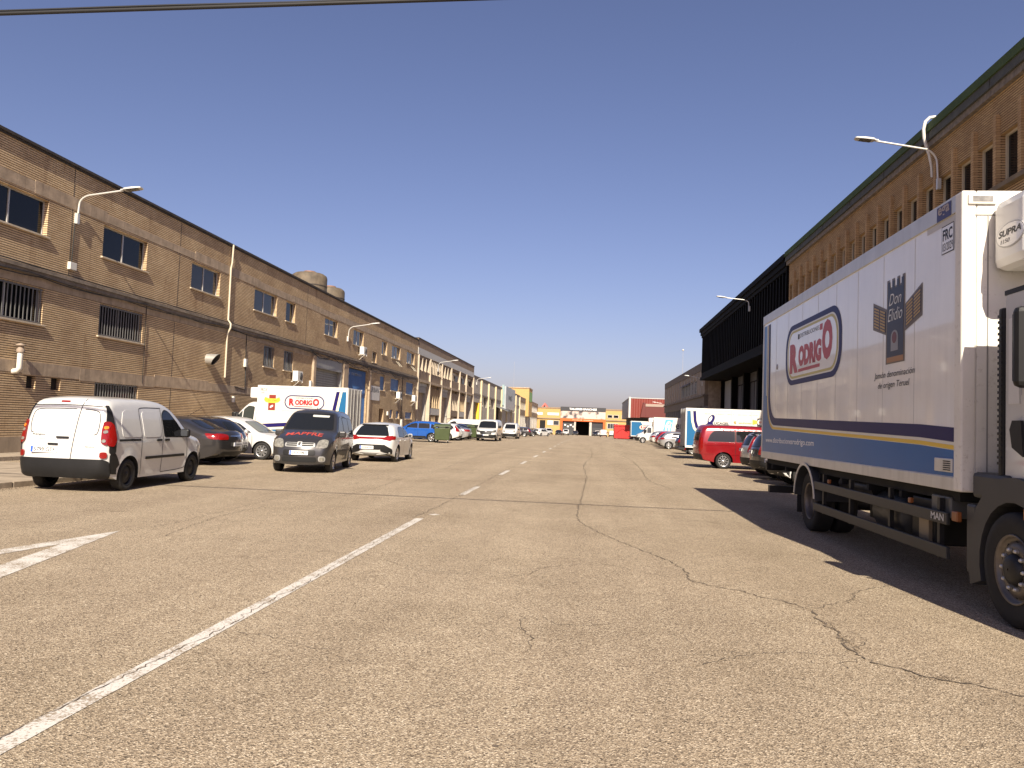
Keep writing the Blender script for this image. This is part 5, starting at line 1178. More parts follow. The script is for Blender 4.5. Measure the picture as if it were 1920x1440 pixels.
I20 = dict(HATCH, w=.89, rw=[(-.64, 1.0), (.64, 1.0), (.50, 1.30), (.42, 1.35), (-.42, 1.35), (-.50, 1.30)], rim='alloy5',
  pat=[('B', [(-.70, .86), (-.70, .93), (.70, .93), (.70, .86)], REDL, 'light_bar', .010), ('B2', [(.40, .86), (.74, .80), (.80, .95), (.78, 1.0), (.54, .96)], REDL, 'tail_light', .014), ('S', [(-1.98, .84), (-1.95, .99), (-1.64, .98), (-1.76, .86)], REDL, 'tail_light', .012),
       ('B', [(-.40, .47), (-.5, .66), (.5, .66), (.40, .47)], BLACKP, 'bumper_panel', .010), ('B2', [(.36, .42), (.78, .30), (.80, .50), (.52, .66), (.46, .66)], BLACKP, 'bumper_corner', .012), ('B', [(-.66, .24), (-.66, .36), (.66, .36), (.66, .24)], GREYM, 'rear_diffuser', .014), ('B', [(-.5, 1.36), (-.5, 1.385), (.5, 1.385), (.5, 1.36)], BLACKP, 'roof_spoiler', .03)]+HATCH['pat'][3:], plate=[('B', .12, .55, None)])
SMALLW = dict(HATCH, top=[(-1.9, .32), (-1.97, .5), (-1.96, .82), (-1.82, 1.1), (-1.5, 1.36), (-1.2, 1.44), (-.6, 1.48), (0, 1.46), (.4, 1.34), (.95, 1.0), (1.08, .95), (1.55, .86), (1.85, .72), (1.98, .56), (1.99, .36), (1.92, .22)], glass_ws=M('pale_windscreen', (.16, .17, .15), .05, spec=.8), xf=1.22, xr=-1.28, rim='cap')
# ------------------------------------------------------------------ vehicles in place
kg = vehicle('panel_van', KANGOO, P_WHITE, (-10.08, 15.85, 0), 92.5, 'white panel van with black bumper parked by the kerb at the left edge', 'van')
bv = t_bvh[kg]
wrap_text(bv, 'B', 'Kangoo', .60, 1.055, .26, .045, .004, INK, kg, .01, True); wrap_text(bv, 'B', 'RENAULT', -.46, .86, .20, .022, .004, INK, kg, 0, True); wrap_text(bv, 'B', 'llllll', .46, .985, .12, .022, .004, GREYP, kg, 0, True, 'small_print')
for z in (.99, 1.16, 1.24):
    for sg in (1, -1): patch(bv, 'B', rrect(sg*.785-.03, sg*.785+.03, z-.03, z+.03, .028, 4), .041, 'lamp_lens', CLEARL if z != 1.24 else AMBER, kg, 0, .04)
MB().tube([(.3, 0, 1.80), (.1, 0, 2.05)], .004, 5).build('aerial', BLACKP, kg, local=True)

pa = vehicle('small_van', PARTNER, P_DGREY, (-8.47, 23.2, 0), -82, 'dark grey small van facing the camera, double parked on the road', 'van')
bv = t_bvh[pa]
LET = M('faded_red_letter', (.40, .055, .04), .5)
v, f = text_mesh('MAPFRE', .02); vs = [proj(bv, 'T', 1.62-.26*q[1], -.52+1.04*q[0], .006)[0] for q in v]
MB().add(vs, f).build('lettering', LET, pa, local=True)
em = patch(bv, 'F', [(-.06, .74), (-.07, .88), (.07, .88), (.06, .74)], .022, 'emblem', GALV, pa, 1)
patch(bv, 'F', [(-.03, .765), (-.045, .81), (-.02, .86), (.03, .855), (.02, .80), (.04, .77)], .027, 'emblem_figure', INK, em, 1, .03)
for sg in (1, -1): MB().tube([(1.0, sg*.1+.2, 1.115), (.80, sg*.35+.1, 1.30 if sg > 9 else 1.14)], .008, 5).build('wiper', BLACKP, pa, local=True)
MB().tube([(.0, 0, 1.79), (-.1, 0, 1.90)], .01, 6).build('aerial', BLACKP, pa, local=True)

hy = vehicle('hatchback', I20, P_WHITE, (-8.25, 30.3, 0), 92, 'white hatchback with a wide red light bar, seen from behind', 'car')
bv = t_bvh[hy]
wrap_text(bv, 'B', 'vsud.com', .26, .735, .50, .075, .004, GREYP, hy, .0, True)
sd_ = vehicle('saloon', SEDAN, P_GREY, (-13.45, 23.15, 0), 180, 'dark grey saloon parked nose to the wall behind the white van', 'car')
MB().tube([(-.75, 0, 1.45), (-1.25, 0, 1.75)], .006, 5).build('aerial', BLACKP, sd_, local=True)
bh = vehicle('hatchback', HATCH, P_BLACK, (-13.95, 25.35, 0), 180, 'black hatchback between the dark saloon and the white compact', 'car')
wc = vehicle('compact_car', SMALLW, P_WHITE, (-12.9, 27.45, 0), 0, 'white compact car parked nose out in front of the white lorry', 'car')
su = vehicle('compact_suv', SUV, P_BLUE, (-13.5, 59.5, 0), 180, 'bright blue compact SUV parked nose to the wall behind the bin', 'car')
es = vehicle('estate_car', ESTATE, P_WHITE, (-13.6, 66.5, 0), 180, 'white estate car just behind the nearer green bin', 'car')
tr = vehicle('panel_van', TRAFIC, P_WHITE, (-9.45, 71.9, 0), -90, 'white van with black grille facing the camera near the far bin', 'van')
vi = vehicle('people_carrier', VITO, P_RED, (7.24, 35.6, 0), 0, 'dark red people carrier with tinted windows on the right', 'van')
cv = vehicle('crossover', CROSS, P_SILV, (8.25, 31.25, 0), 0, 'silver grey crossover with tall red tail lights beside the red people carrier', 'car')
G = 'cars parked along the street'
dup(cv, (8.05, 28.4, 0), 0, 'dark crossover with a bare black bumper behind the white lorry', P_BLACK, G)
dup(su, (7.85, 25.4, 0), 0, 'white car half hidden under the tail of the white lorry', P_WHITE, G)
dup(es, (8.3, 54.6, 0), 0, 'grey estate car parked beyond the lorry with orange badge', P_GREY, G)
dup(bh, (7.95, 67.7, 0), 0, 'silver hatchback with bright wheel caps, fourth beyond the right lorry', P_SILV, G)
dup(bh, (8.35, 71.3, 0), 0, 'yellow hatchback between the silver and the red one', paint('yellow', (.55, .36, .03)), G)
dup(es, (8.6, 74.8, 0), 0, 'red estate car next to the yellow hatchback', P_RED2, G)
dup(bh, (8.6, 79.0, 0), 0, 'silver hatchback just past the red estate car', P_SILV, G)
dup(sd_, (8.8, 83.5, 0), 0, 'pale saloon nearest the cab of the white far lorry', P_CREAM, G)
dup(bh, (8.8, 88.5, 0), 0, 'light silver hatchback by the far white lorry', P_SILV, G)
dup(sd_, (-13.3, 69.7, 0), 180, 'silver saloon between the white estate and the far green bin', P_SILV, G)
dup(es, (-13.8, 76.9, 0), 180, 'dark estate car behind the far green bin', P_DGREY, G)
dup(bh, (-13.6, 73.2, 0), 180, 'black hatchback beside the far green bin', P_BLACK, G)
V = 'white vans along the street'
dup(tr, (-14.0, 82.0, 0), 180, 'white van parked nose in behind the white van with black grille', None, V)
k2 = dup(kg, (-9.35, 90.5, -.07), -90, 'small white van facing the camera, second of the two on the left', None, V)
far = [(-12.6, 99, 0, bh, P_BLACK, 'black hatchback just past the small white facing van'), (-12.4, 103.5, 180, sd_, P_DGREY, 'dark blue grey saloon in the far left row'), (-12.2, 108, 180, es, P_CREAM, 'pale estate car in the far left row'), (-12.2, 113, 0, bh, P_BLACK, 'black hatchback in the middle of the far left row'),
  (-11.9, 124, 180, es, P_DGREY, 'dark estate car near the end of the far left row'), (-11.6, 136, 20, su, P_DGREY, 'dark SUV at the end of the far left row'), (-9.6, 150, 60, wc, P_WHITE, 'white compact car before the far workshop, left of centre'), (-10.6, 168, -80, su, P_SILV, 'silver SUV before the far workshop on the left'),
  (-8.8, 214, -90, bh, P_BLACK, 'black hatchback facing the camera before the workshop'), (-11.8, 196, -70, es, P_CREAM, 'pale estate car before the left end of the workshop'), (-4.9, 248, -90, sd_, P_BLACK, 'black saloon beside the open workshop gate'), (1.4, 246, -90, bh, P_BLACK, 'black hatchback right of the open workshop gate')]
for x, y, h, src, p_, lb in far: dup(src, (x, y, ground_z(y)), h, lb, p_, G)
for x, y, h, src, lb in ((-7.2, 226, -90, kg, 'small white van facing the camera before the orange portal'), (2.2, 255, -90, kg, 'white van facing the camera at the right side of the portal'), (3.5, 212, 88, tr, 'white van seen from behind, left of the red container'), (6.0, 222, 90, kg, 'small white van next to the red container'), (-12.6, 230, -75, tr, 'white van before the left wall of the workshop')):
    dup(src, (x, y, ground_z(y)), h, lb, None, V)

# ------------------------------------------------------------------ light box lorries
CABW = dict(top=[(0, .42), (0, 1.0), (0, 2.05), (.12, 2.22), (.35, 2.25), (.62, 2.15), (1.25, 1.36), (1.4, 1.26), (1.78, 1.10), (1.95, .92), (2.02, .66), (2.0, .42), (1.95, .34)], zb=.34, wr=.35, xf=1.22, xr=None, w=.96, belt=1.18, tum=.12, r=.14, tf=.20, pf=.6, tr=0, bf=.10, bt=.03, ra=.42)
def box_lorry(loc, heading, label, L_, W_, z0, z1, deco, rear_open=True, fridge=True, sign=1):
    t = thing('box_lorry', loc, 0, label, 'lorry'); t.rotation_euler = (0, 0, R(heading)); OFF[t] = Vector((0, 0, 0)); h = L_/2
    sp = dict(CABW, top=[(x+h+.06, z) for x, z in CABW['top']], xf=CABW['xf']+h+.06)
    body, bv = car_body(sp, P_WHITE, t, 'cab'); o = h+.06
    for ax in 'LR':
        for q in ([(o+.18, 1.30), (o+.18, 2.0), (o+.5, 2.05), (o+.72, 1.86), (o+.72, 1.30)], [(o+.78, 1.30), (o+.78, 1.80), (o+1.18, 1.32)]):
            w = patch(bv, ax, [(p[0], p[1]) for p in q], .004, 'window', BLACKP, t); patch(bv, ax, [(o+.6+(p[0]-o-.6)*.92, 1.62+(p[1]-1.62)*.92) for p in q], .008, 'pane', M('cab_glass', (.03, .036, .034), .05, spec=.7), w, skirt=.004)
        strip(bv, ax, [(o+.08, .5), (o+.08, 2.1)], .014, .002, 'panel_gap', UNDER, t); strip(bv, ax, [(o+.80, .5), (o+.84, 1.2)], .012, .002, 'panel_gap', UNDER, t)
        patch(bv, ax, [(o+1.55, .36), (o+1.6, .75), (o+1.98, .72), (o+1.98, .36)], .01, 'bumper_side', BLACKP, t)
    patch(bv, 'F', [(-.74, 1.34), (.74, 1.34), (.66, 2.08), (-.66, 2.08)], .006, 'windscreen', VGLASS, t)
    patch(bv, 'F', [(-.86, .36), (.86, .36), (.86, .72), (-.86, .72)], .012, 'front_bumper', BLACKP, t)
    for sg in (1, -1):
        patch(bv, 'F', [(sg*.5, .78), (sg*.82, .82), (sg*.82, 1.02), (sg*.56, .96)], .012, 'headlight', CLEARL, t)
        mirror_pod(t, o+1.0, sg*.98, 1.55, BLACKP, 2.0); add_wheel(t, o+1.22, sg*.84, .35, 'cap'); add_wheel(t, -h+1.1, sg*.84, .35, 'steel')
    hw = W_/2
    MB().box(-h, h, -hw, hw, z0, z1).build('cargo_box', LORRYW, t, local=True, bevel=.02)
    tr_ = MB()
    for sg in (1, -1):
        tr_.box(-h-.01, h+.01, sg*hw, sg*(hw+.015), z1-.12, z1+.006); tr_.box(-h-.01, h+.01, sg*hw, sg*(hw+.015), z0-.06, z0+.05)
        for x in (-h, h-.05): tr_.box(x-.008, x+.058, sg*hw, sg*(hw+.013), z0+.051, z1-.121)
    tr_.build('edge_rail', M('edge_alu', (.60, .585, .55), .45, var=.06), t, local=True)
    MB().box(-h+.1, h+1.2, -.42, .42, .5, z0-.062).build('chassis', UNDER, t, local=True)
    for sg in (1, -1): MB().box(-h-.03, -h-.002, sg*.01, sg*(hw-.04), z0+.04, z1-.06).build('rear_door', M('rear_grey', (.34, .335, .32), .5, var=.15, streak=.3), t, local=True)
    rods = MB()
    for y in (-.75, -.3, .3, .75): rods.tube([(-h-.06, y, z0+.02), (-h-.06, y, z1-.05)], .022, 6)
    rods.build('lock_rod', GALV, t, local=True)
    MB().box(-h-.35, -h-.02, -hw+.05, hw-.05, z0-.18, z0-.07).build('tail_lift', STEELD, t, local=True)
    MB().box(-h+.05, -h+.12, -hw+.1, hw-.1, .38, .5).box(-h+.08, -h+.16, -.6, -.5, .45, z0-.02).box(-h+.08, -h+.16, .5, .6, .45, z0-.02).build('rear_bumper', STEELD, t, local=True)
    for sg in (1, -1): MB().box(-h-.06, -h+.04, sg*(hw-.35), sg*(hw-.08), .52, .64).build('tail_light', REDL, t, local=True)
    if fridge: MB().box(h+.02, h+.55, -.75, .75, z1-.62, z1-.10).build('cooling_unit', WHITE, t, local=True, bevel=.06)
    deco(t, h, hw, z0, z1); return t
def oval_logo(t, cx, cz, w, side, hw, small='DISTRIBUCIONES', word='RODRIGO', fld=None):
    """stadium badge printed on a lorry side (local coords)"""
    rt = Vector((-side, 0, 0)); up = Vector((0, 0, 1)); h = w*.335
    def O(d): return (cx, side*(hw+d), cz)
    b = flat('badge', stadium(w, h), NAVY, t, O(.004), rt, up, True); flat('badge_field', stadium(w-.055*w, h-.055*w), LORRYW, b, O(.0055), rt, up, True)
    def T(s_, x, z, ww, hh, m=RED, bold=.03): text('lettering', s_, m, b, Vector(O(.0085))+rt*x+up*z, rt, up, ww, hh, bold, local=True)
    T(word[0], -w*.385, -h*.26, w*.135, h*.52, RED, .06); T(word[1:-1], -w*.235, -h*.20, w*.43, h*.38, RED, .06); T(word[-1], w*.21, -h*.24, w*.16, h*.54, RED, .06)
    T(small, -w*.22, h*.26, w*.44, h*.09, INK, .01); flat('underline', [(-w*.25, -h*.33), (w*.21, -h*.33), (w*.21, -h*.28), (-w*.25, -h*.28)], RED, b, O(.0085), rt, up, True)
def deco_left(t, h, hw, z0, z1):
    side = 1; rt = Vector((-1, 0, 0)); up = Vector((0, 0, 1))
    def O(d): return Vector((h, hw+d, 0))
    def F(name, pts, m, d=.004): return flat(name, pts, m, t, O(d), rt, up, True)
    F('stripe', [(3.72, 1.75), (3.93, 2.85), (4.10, 2.85), (3.90, 1.75), (3.55, 1.25), (2.6, 1.17), (.05, .98), (.05, 1.16), (2.5, 1.36), (3.30, 1.45), (3.58, 1.60)], NAVY)
    F('stripe', [(3.905, 1.75), (4.105, 2.85), (4.22, 2.85), (4.02, 1.70), (3.65, 1.15), (2.6, 1.06), (.05, .88), (.05, .975), (2.6, 1.165), (3.56, 1.245)], CREAM)
    F('blue_field', [(4.225, 2.85), (4.42, 2.85), (4.42, .80), (.05, .80), (.05, .875), (2.6, 1.055), (3.655, 1.145), (4.025, 1.695)], BLUE2)
    oval_logo(t, h-2.36, 2.28, 2.0, 1, hw)
    text('lettering', 'productos frescos y congelados', GREYP, t, O(.004)+rt*1.27+up*1.80, rt, up, 2.1, .10, local=True)
    text('lettering', 'FRC-X', INK, t, O(.004)+rt*.14+up*2.76, rt, up, .32, .14, local=True); scribble(t, GREYP, O(.004)+rt*.14+up*2.66, rt, up, .32, .06, 6, True)
    text('lettering', 'www.distribucionesrodrigo.com', WHITE, t, O(.006)+rt*1.1+up*.83, rt, up, 1.9, .10, .01, local=True)
    F('red_square', [(.58, 2.42), (.92, 2.42), (.92, 2.60), (.58, 2.60)], M('maroon_print', (.22, .03, .02), .4)); F('red_square', [(.55, 1.85), (.90, 1.85), (.90, 2.24), (.55, 2.24)], M('maroon_print', (.22, .03, .02), .4))
    F('yellow_banner', [(.33, 2.34), (.38, 2.49), (.58, 2.42), (.92, 2.42), (1.10, 2.49), (1.15, 2.34), (1.05, 2.24), (.88, 2.21), (.58, 2.21), (.42, 2.24)], YEL, .0055)
    text('lettering', 'Don Diego', RED, t, O(.007)+rt*.52+up*2.28, rt, up, .46, .11, 0, .3, local=True)
    flat('white_figure', chaikin([(.63, 1.97), (.66, 2.06), (.74, 2.10), (.80, 2.12), (.79, 2.00), (.73, 2.03), (.71, 1.96)], 1, True), WHITE, t, O(.0055), rt, up, True)
box_lorry((-13.9, 37.1, 0), 180, 'white refrigerated box lorry with red and blue oval badge on the left', 4.5, 2.2, .78, 3.05, deco_left)
def deco_right(t, h, hw, z0, z1):
    rt = Vector((1, 0, 0)); up = Vector((0, 0, 1))
    def O(d): return Vector((-h, -hw-d, 0))
    def F(name, pts, m, d=.004): return flat(name, pts, m, t, O(d), rt, up, True)
    F('blue_field', [(.06, z0+.06), (.06, z1-.16), (.26, z1-.16), (.30, 2.2), (.42, 1.75), (.7, 1.42), (1.2, 1.25), (h*2-.1, 1.16), (h*2-.1, z0+.06)], BLUE2)
    F('stripe', [(.265, z1-.16), (.36, z1-.16), (.40, 2.2), (.52, 1.80), (.8, 1.5), (1.25, 1.34), (h*2-.1, 1.25), (h*2-.1, 1.165), (1.2, 1.255), (.7, 1.425), (.42, 1.755), (.305, 2.2)], CREAM)
    F('stripe', [(.40, z1-.16), (.56, z1-.16), (.60, 2.2), (.70, 1.9), (.95, 1.64), (1.3, 1.5), (h*2-.1, 1.42), (h*2-.1, 1.28), (1.25, 1.365), (.82, 1.525), (.55, 1.81), (.44, 2.2)], NAVY)
    x = 1.05
    for wd in (7, 9, 7, 9, 8): scribble(t, GREYP, O(.004)+rt*x+up*2.60, rt, up, .48, .05, wd, True, wd+int(x*9)); x += .62
    def ell(cx, cz, a, b, ang): return [(cx+a*math.cos(t_)*math.cos(ang)-b*math.sin(t_)*math.sin(ang), cz+a*math.cos(t_)*math.sin(ang)+b*math.sin(t_)*math.cos(ang)) for t_ in np.linspace(0, 2*math.pi, 20)[:-1]]
    F('ring_mark', ell(1.42, 2.30, .30, .17, 1.1), NAVY); F('ring_hole', ell(1.38, 2.33, .17, .07, 1.1), WHITE, .0055); F('ring_tail', [(1.08, 1.98), (1.24, 2.12), (1.36, 2.06), (1.50, 2.14), (1.56, 2.0), (1.40, 1.96), (1.28, 2.0)], NAVY, .0062)
    text('lettering', 'UCAGEL', INK, t, O(.004)+rt*1.58+up*2.02, rt, up, .85, .15, .035, local=True); scribble(t, GREYP, O(.004)+rt*1.15+up*1.90, rt, up, 1.2, .045, 20, True)
    OR = M('orange_print', (.78, .22, .06), .4)
    text('lettering', 'asuhogar', OR, t, O(.004)+rt*2.95+up*2.08, rt, up, .75, .14, .02, local=True); flat('orange_mark', chaikin([(2.66, 2.24), (2.72, 2.08), (2.84, 2.10), (2.78, 2.20), (2.84, 2.26)], 1, True), OR, t, O(.004), rt, up, True)
    OY = M('amber_print', (.75, .36, .05), .4)
    F('ribbon', [(3.72, 2.38), (3.72, 2.08), (4.0, 2.16), (4.0, 2.32)], OY); F('ribbon', [(4.70, 2.38), (4.70, 2.08), (4.42, 2.16), (4.42, 2.32)], OY)
    F('rosette', [(3.98, 1.82), (3.98, 2.46), (4.44, 2.46), (4.44, 1.82), (4.21, 1.94)], INK, .0055); F('rosette_disc', stadium_at(4.21, 2.24, .44, .34), WHITE, .007); scribble(t, OR, O(.0085)+rt*4.07+up*2.19, rt, up, .28, .11, 3, True)
    text('lettering', 'FRC X', NAVY, t, O(.004)+rt*4.52+up*2.64, rt, up, .34, .10, .01, local=True); text('lettering', 'www', WHITE, t, O(.006)+rt*.45+up*.92, rt, up, .34, .10, .02, local=True)
    for x in (2.55, 3.64): F('panel_gap', [(x, 1.5), (x+.012, 1.5), (x+.012, z1-.14), (x, z1-.14)], GREYP)
def stadium_at(x, z, w, h): return [(x+p[0], z+p[1]) for p in stadium(w, h)]
box_lorry((7.85, 46.15, 0), 0, 'white box lorry with orange rosette and blue rear edge on the right', 4.9, 2.3, .72, 2.92, deco_right)
def deco_far(t, h, hw, z0, z1):
    rt = Vector((-1, 0, 0)); up = Vector((0, 0, 1)); PB = M('pale_blue_print', (.10, .36, .55), .4)
    def O(d): return Vector((h, hw+d, 0))
    def F(name, pts, m, d=.004): return flat(name, pts, m, t, O(d), rt, up, True)
    F('logo_field', [(1.1, 1.25), (1.45, 3.05), (2.4, 3.05), (2.05, 1.25)], PB)
    text('lettering', 'fi', LORRYW, t, O(.006)+rt*1.3+up*1.3, rt, up, .9, 1.6, .03, .25, local=True)
    text('lettering', 'ensc', INK, t, O(.004)+rt*2.7+up*1.95, rt, up, 1.9, .6, .01, local=True); scribble(t, GREYP, O(.004)+rt*3.2+up*1.6, rt, up, .8, .2, 5, True)
box_lorry((10.55, 99.5, ground_z(99.5)), 180, 'white box lorry with a pale blue logo, cab turned to the street', 5.4, 2.3, .8, 3.3, deco_far)
def deco_blue(t, h, hw, z0, z1):
    rt = Vector((1, 0, 0)); up = Vector((0, 0, 1))
    flat('blue_field', [(.05, z0+.06), (.05, z1-.14), (1.6, z1-.14), (2.2, 2.0), (4.4, 1.5), (4.4, z0+.06)], BLUE2, t, Vector((-h, -hw-.004, 0)), rt, up, True)
    oval_logo(t, -h+2.5, 2.25, 2.4, -1, hw)
box_lorry((8.9, 130, ground_z(130)), 0, 'box lorry with a bright blue rear half, farthest on the right', 4.6, 2.3, .8, 3.25, deco_blue)

# ------------------------------------------------------------------ wheeled waste bins, skip
def bin_(loc, rz, label):
    t = thing('waste_bin', loc, 0, label, 'waste bin', 'green wheeled waste bins'); t.rotation_euler = (0, 0, rz); OFF[t] = Vector((0, 0, 0))
    GB = M('bin_green', (.046, .064, .022), .5, var=.15, vscale=2., dirt=.25, dcol=(.06, .07, .04)); GBL = M('bin_lid_green', (.042, .058, .022), .5, var=.15)
    def ringbox(w0, d0, w1, d1, z0, z1):
        return [(-w0/2, -d0/2, z0), (w0/2, -d0/2, z0), (w0/2, d0/2, z0), (-w0/2, d0/2, z0), (-w1/2, -d1/2, z1), (w1/2, -d1/2, z1), (w1/2, d1/2, z1), (-w1/2, d1/2, z1)]
    FS = [(0, 3, 2, 1), (4, 5, 6, 7), (0, 1, 5, 4), (1, 2, 6, 5), (2, 3, 7, 6), (3, 0, 4, 7)]
    MB().add(ringbox(1.08, .78, 1.22, .98, .22, 1.16), FS).build('bin_body', GB, t, local=True, bevel=.05)
    MB().add(ringbox(1.32, 1.08, 1.32, 1.08, 1.17, 1.24), FS).build('rim', GBL, t, local=True, bevel=.02)
    pr = [(-.52, 1.245), (-.52, 1.30), (-.40, 1.38), (-.1, 1.45), (.2, 1.45), (.46, 1.36), (.52, 1.245)]
    MB().prism(pr, 'x', -.62, .62).build('lid', GBL, t, local=True, bevel=.02)
    for x in (-.35, .35): MB().box(x-.13, x+.13, -.57, -.545, 1.18, 1.25).build('grip', BLACKP, t, local=True, bevel=.01)
    for sg in (-1, 1): MB().tube([(sg*.60, 0, 1.06), (sg*.74, 0, 1.06)], .04, 10).build('lug', BLACKP, t, local=True)
    for x in (-.44, .44):
        for y in (-.30, .30):
            w = MB().lathe([(.02, -.03), (.095, -.03), (.10, 0), (.095, .03), (.02, .03)], (x, y, .10), 'x', 14).build('caster', RUBBER, t, local=True)
            MB().box(x-.05, x+.05, y-.05, y+.05, .17, .225).build('caster_fork', GALV, w, local=True)
    return t
bin_((-11.2, 57.8, 0), R(8), 'green waste bin in front of the blue SUV'); bin_((-11.25, 74.2, 0), R(-6), 'green waste bin beside the white van with black grille')
sk = thing('skip_container', (6.2, 156, ground_z(156)), 0, 'tall bright red steel skip container at the far right', 'container')
z = ground_z(156); RS = M('skip_red', (.42, .016, .012), .45, var=.1)
MB().box(4.6, 7.6, 153.5, 159, z+.15, z+2.8).build('shell', RS, sk, bevel=.03)
for k in range(5): MB().box(4.7+.68*k, 4.82+.68*k, 153.42, 153.5, z+.2, z+2.7).build('rib', RS, sk)
MB().box(4.5, 7.7, 153.38, 153.5, z+2.55, z+2.85).build('top_rail', RS, sk); MB().box(4.8, 5.0, 153.6, 158.9, z, z+.149).box(7.2, 7.4, 153.6, 158.9, z, z+.149).build('skid', STEELD, sk)
MB().tube([(5.0, 153.4, z+1.2), (6.2, 153.35, z+2.2), (7.3, 153.4, z+1.4)], .05, 6).build('brace', RS, sk)

# ------------------------------------------------------------------ large white lorry on the right
mt = thing('refrigerated_lorry', (4.9, 12, 0), 0, 'large white refrigerated lorry with oval badge and blue lower stripe, front right', 'lorry')
XL = 3.65; XR = 6.15; Y0, Y1, Z0, Z1 = 8.05, 17.0, 1.19, 4.10
MB().box(XL, XR, Y0, Y1, Z0, Z1).build('cargo_box', TRUCKW, mt, bevel=.012)
FRONTW = M('dirty_front', (.72, .69, .62), .5, var=.05, dirt=.5, dcol=(.30, .24, .17))
AL = M('alu_rail', (.58, .57, .54), .38, metal=.35, var=.08, streak=.15)
e = MB(); e.box(XL-.018, XL+.03, Y0-.012, Y1+.012, 3.93, Z1+.012); e.box(XL-.018, XL+.03, Y0+.0, Y1, 1.10, 1.235); e.box(XR-.03, XR+.018, Y0, Y1, 3.93, Z1+.012); e.box(XR-.03, XR+.018, Y0, Y1, 1.10, 1.235)
e.build('edge_rail', AL, mt, bevel=.006)
MB().box(XL-.021, XL+.12, Y0-.02, Y0+.14, 1.10, Z1+.016).build('corner_post', FRONTW, mt, bevel=.02)
MB().box(XL-.012, XL+.09, Y1-.07, Y1+.02, 1.236, 3.929).build('corner_post', AL, mt, bevel=.008)
MB().box(XL+.125, XR, Y0-.016, Y0+.01, 1.15, Z1+.01).build('front_panel', FRONTW, mt)
MB().box(XL+.1, XR, Y0-.022, Y0-.014, 3.86, 3.872).box(XL+.22, XL+.232, Y0-.022, Y0-.014, 1.2, 3.86).build('panel_gap', M('gap_grey', (.25, .24, .22), .7), mt)
mk = MB().box(XL+.03, XL+.30, Y0-.045, Y0-.02, 3.97, 4.075).build('marker_light', M('marker_white', (.65, .63, .57), .4), mt, bevel=.01)
MB().box(XL+.07, XL+.26, Y0-.05, Y0-.044, 3.995, 4.05).build('marker_lens', CLEARL, mk)
rt = Vector((0, -1, 0)); up_ = Vector((0, 0, 1))
def O(y, z, d=.004): return Vector((XL-d, y, z))
def F(name, pts, m, d=.004, par=None): return flat(name, [(-p[0], p[1]) for p in pts], m, par or mt, O(0, 0, d), rt, up_)
def T(s_, y, z, w, h, m, d=.005, bold=0., shear=0., par=None): return text('lettering', s_, m, par or mt, O(y, z, d), rt, up_, w, h, bold, shear)
# curved livery band: blue field, yellow line, navy band sweeping up at the tail
def sweep(off):                                          # curve: along the floor, then up at the tail
    zb, yr, rad = 1.66+off, 16.42-off, .55-off*.3
    pts = [(8.20, zb-.02)]+[(y, zb+.0*y+.022*(y-8.2)) for y in np.linspace(9, yr-rad, 10)]
    z_ = zb+.022*(yr-rad-8.2)
    pts += [(yr-rad+rad*math.sin(a), z_+rad*(1-math.cos(a))) for a in np.linspace(.15, math.pi/2, 10)]
    pts += [(yr+.02, 3.0), (yr+.05, 3.88)]; return pts
def bandpoly(o0, o1): return sweep(o0)+sweep(o1)[::-1]
F('blue_field', sweep(-.135)+[(16.92, 3.88), (16.92, 1.24), (8.20, 1.24)], BLUE)
F('yellow_line', bandpoly(-.128, -.085), YEL); F('cream_line', bandpoly(-.08, -.055), M('pale_line', (.70, .68, .60), .35)); F('navy_band', bandpoly(-.05, .095), NAVY)
F('blue_corner_edge', [(16.60, 2.4), (16.66, 2.4), (16.69, 3.88), (16.63, 3.88)], M('pale_line', (.70, .68, .60), .35), .0055)
# oval badge
cy, cz, w_, h_ = 13.42, 3.06, 3.30, 1.10
def rr_(w, h, r): return [(cy-p[0], cz+p[1]) for p in rrect(-w/2, w/2, -h/2, h/2, r, 8)]
bd = F('badge', rr_(w_, h_, .46), NAVY); F('badge_gap', rr_(w_-.26, h_-.18, .38), M('pale_line', (.70, .68, .60), .35), .0055, bd); F('badge_ring', rr_(w_-.34, h_-.23, .36), M('khaki_ring', (.50, .42, .12), .4), .007, bd); F('badge_field', rr_(w_-.46, h_-.31, .32), TRUCKW, .0085, bd)
RDK = M('dull_red_print', (.42, .035, .035), .4)
T('R', 14.74, 2.72, .56, .54, RDK, .010, .075, 0, bd); T('ODRIG', 14.15, 2.81, 1.38, .37, RDK, .010, .07, 0, bd); T('O', 12.74, 2.80, .54, .64, RDK, .010, .075, 0, bd)
F('underline', [(14.15, 2.72), (12.85, 2.72), (12.85, 2.775), (14.15, 2.775)], RDK, .010, bd)
T('DISTRIBUCIONES', 14.05, 3.325, 1.15, .075, INK, .010, .0, 0, bd); F('small_bar', [(14.20, 3.31), (14.09, 3.31), (14.09, 3.40), (14.20, 3.40)], INK, .010, bd); F('small_bar', [(12.87, 3.31), (12.72, 3.31), (12.72, 3.41), (12.87, 3.41)], RDK, .010, bd)
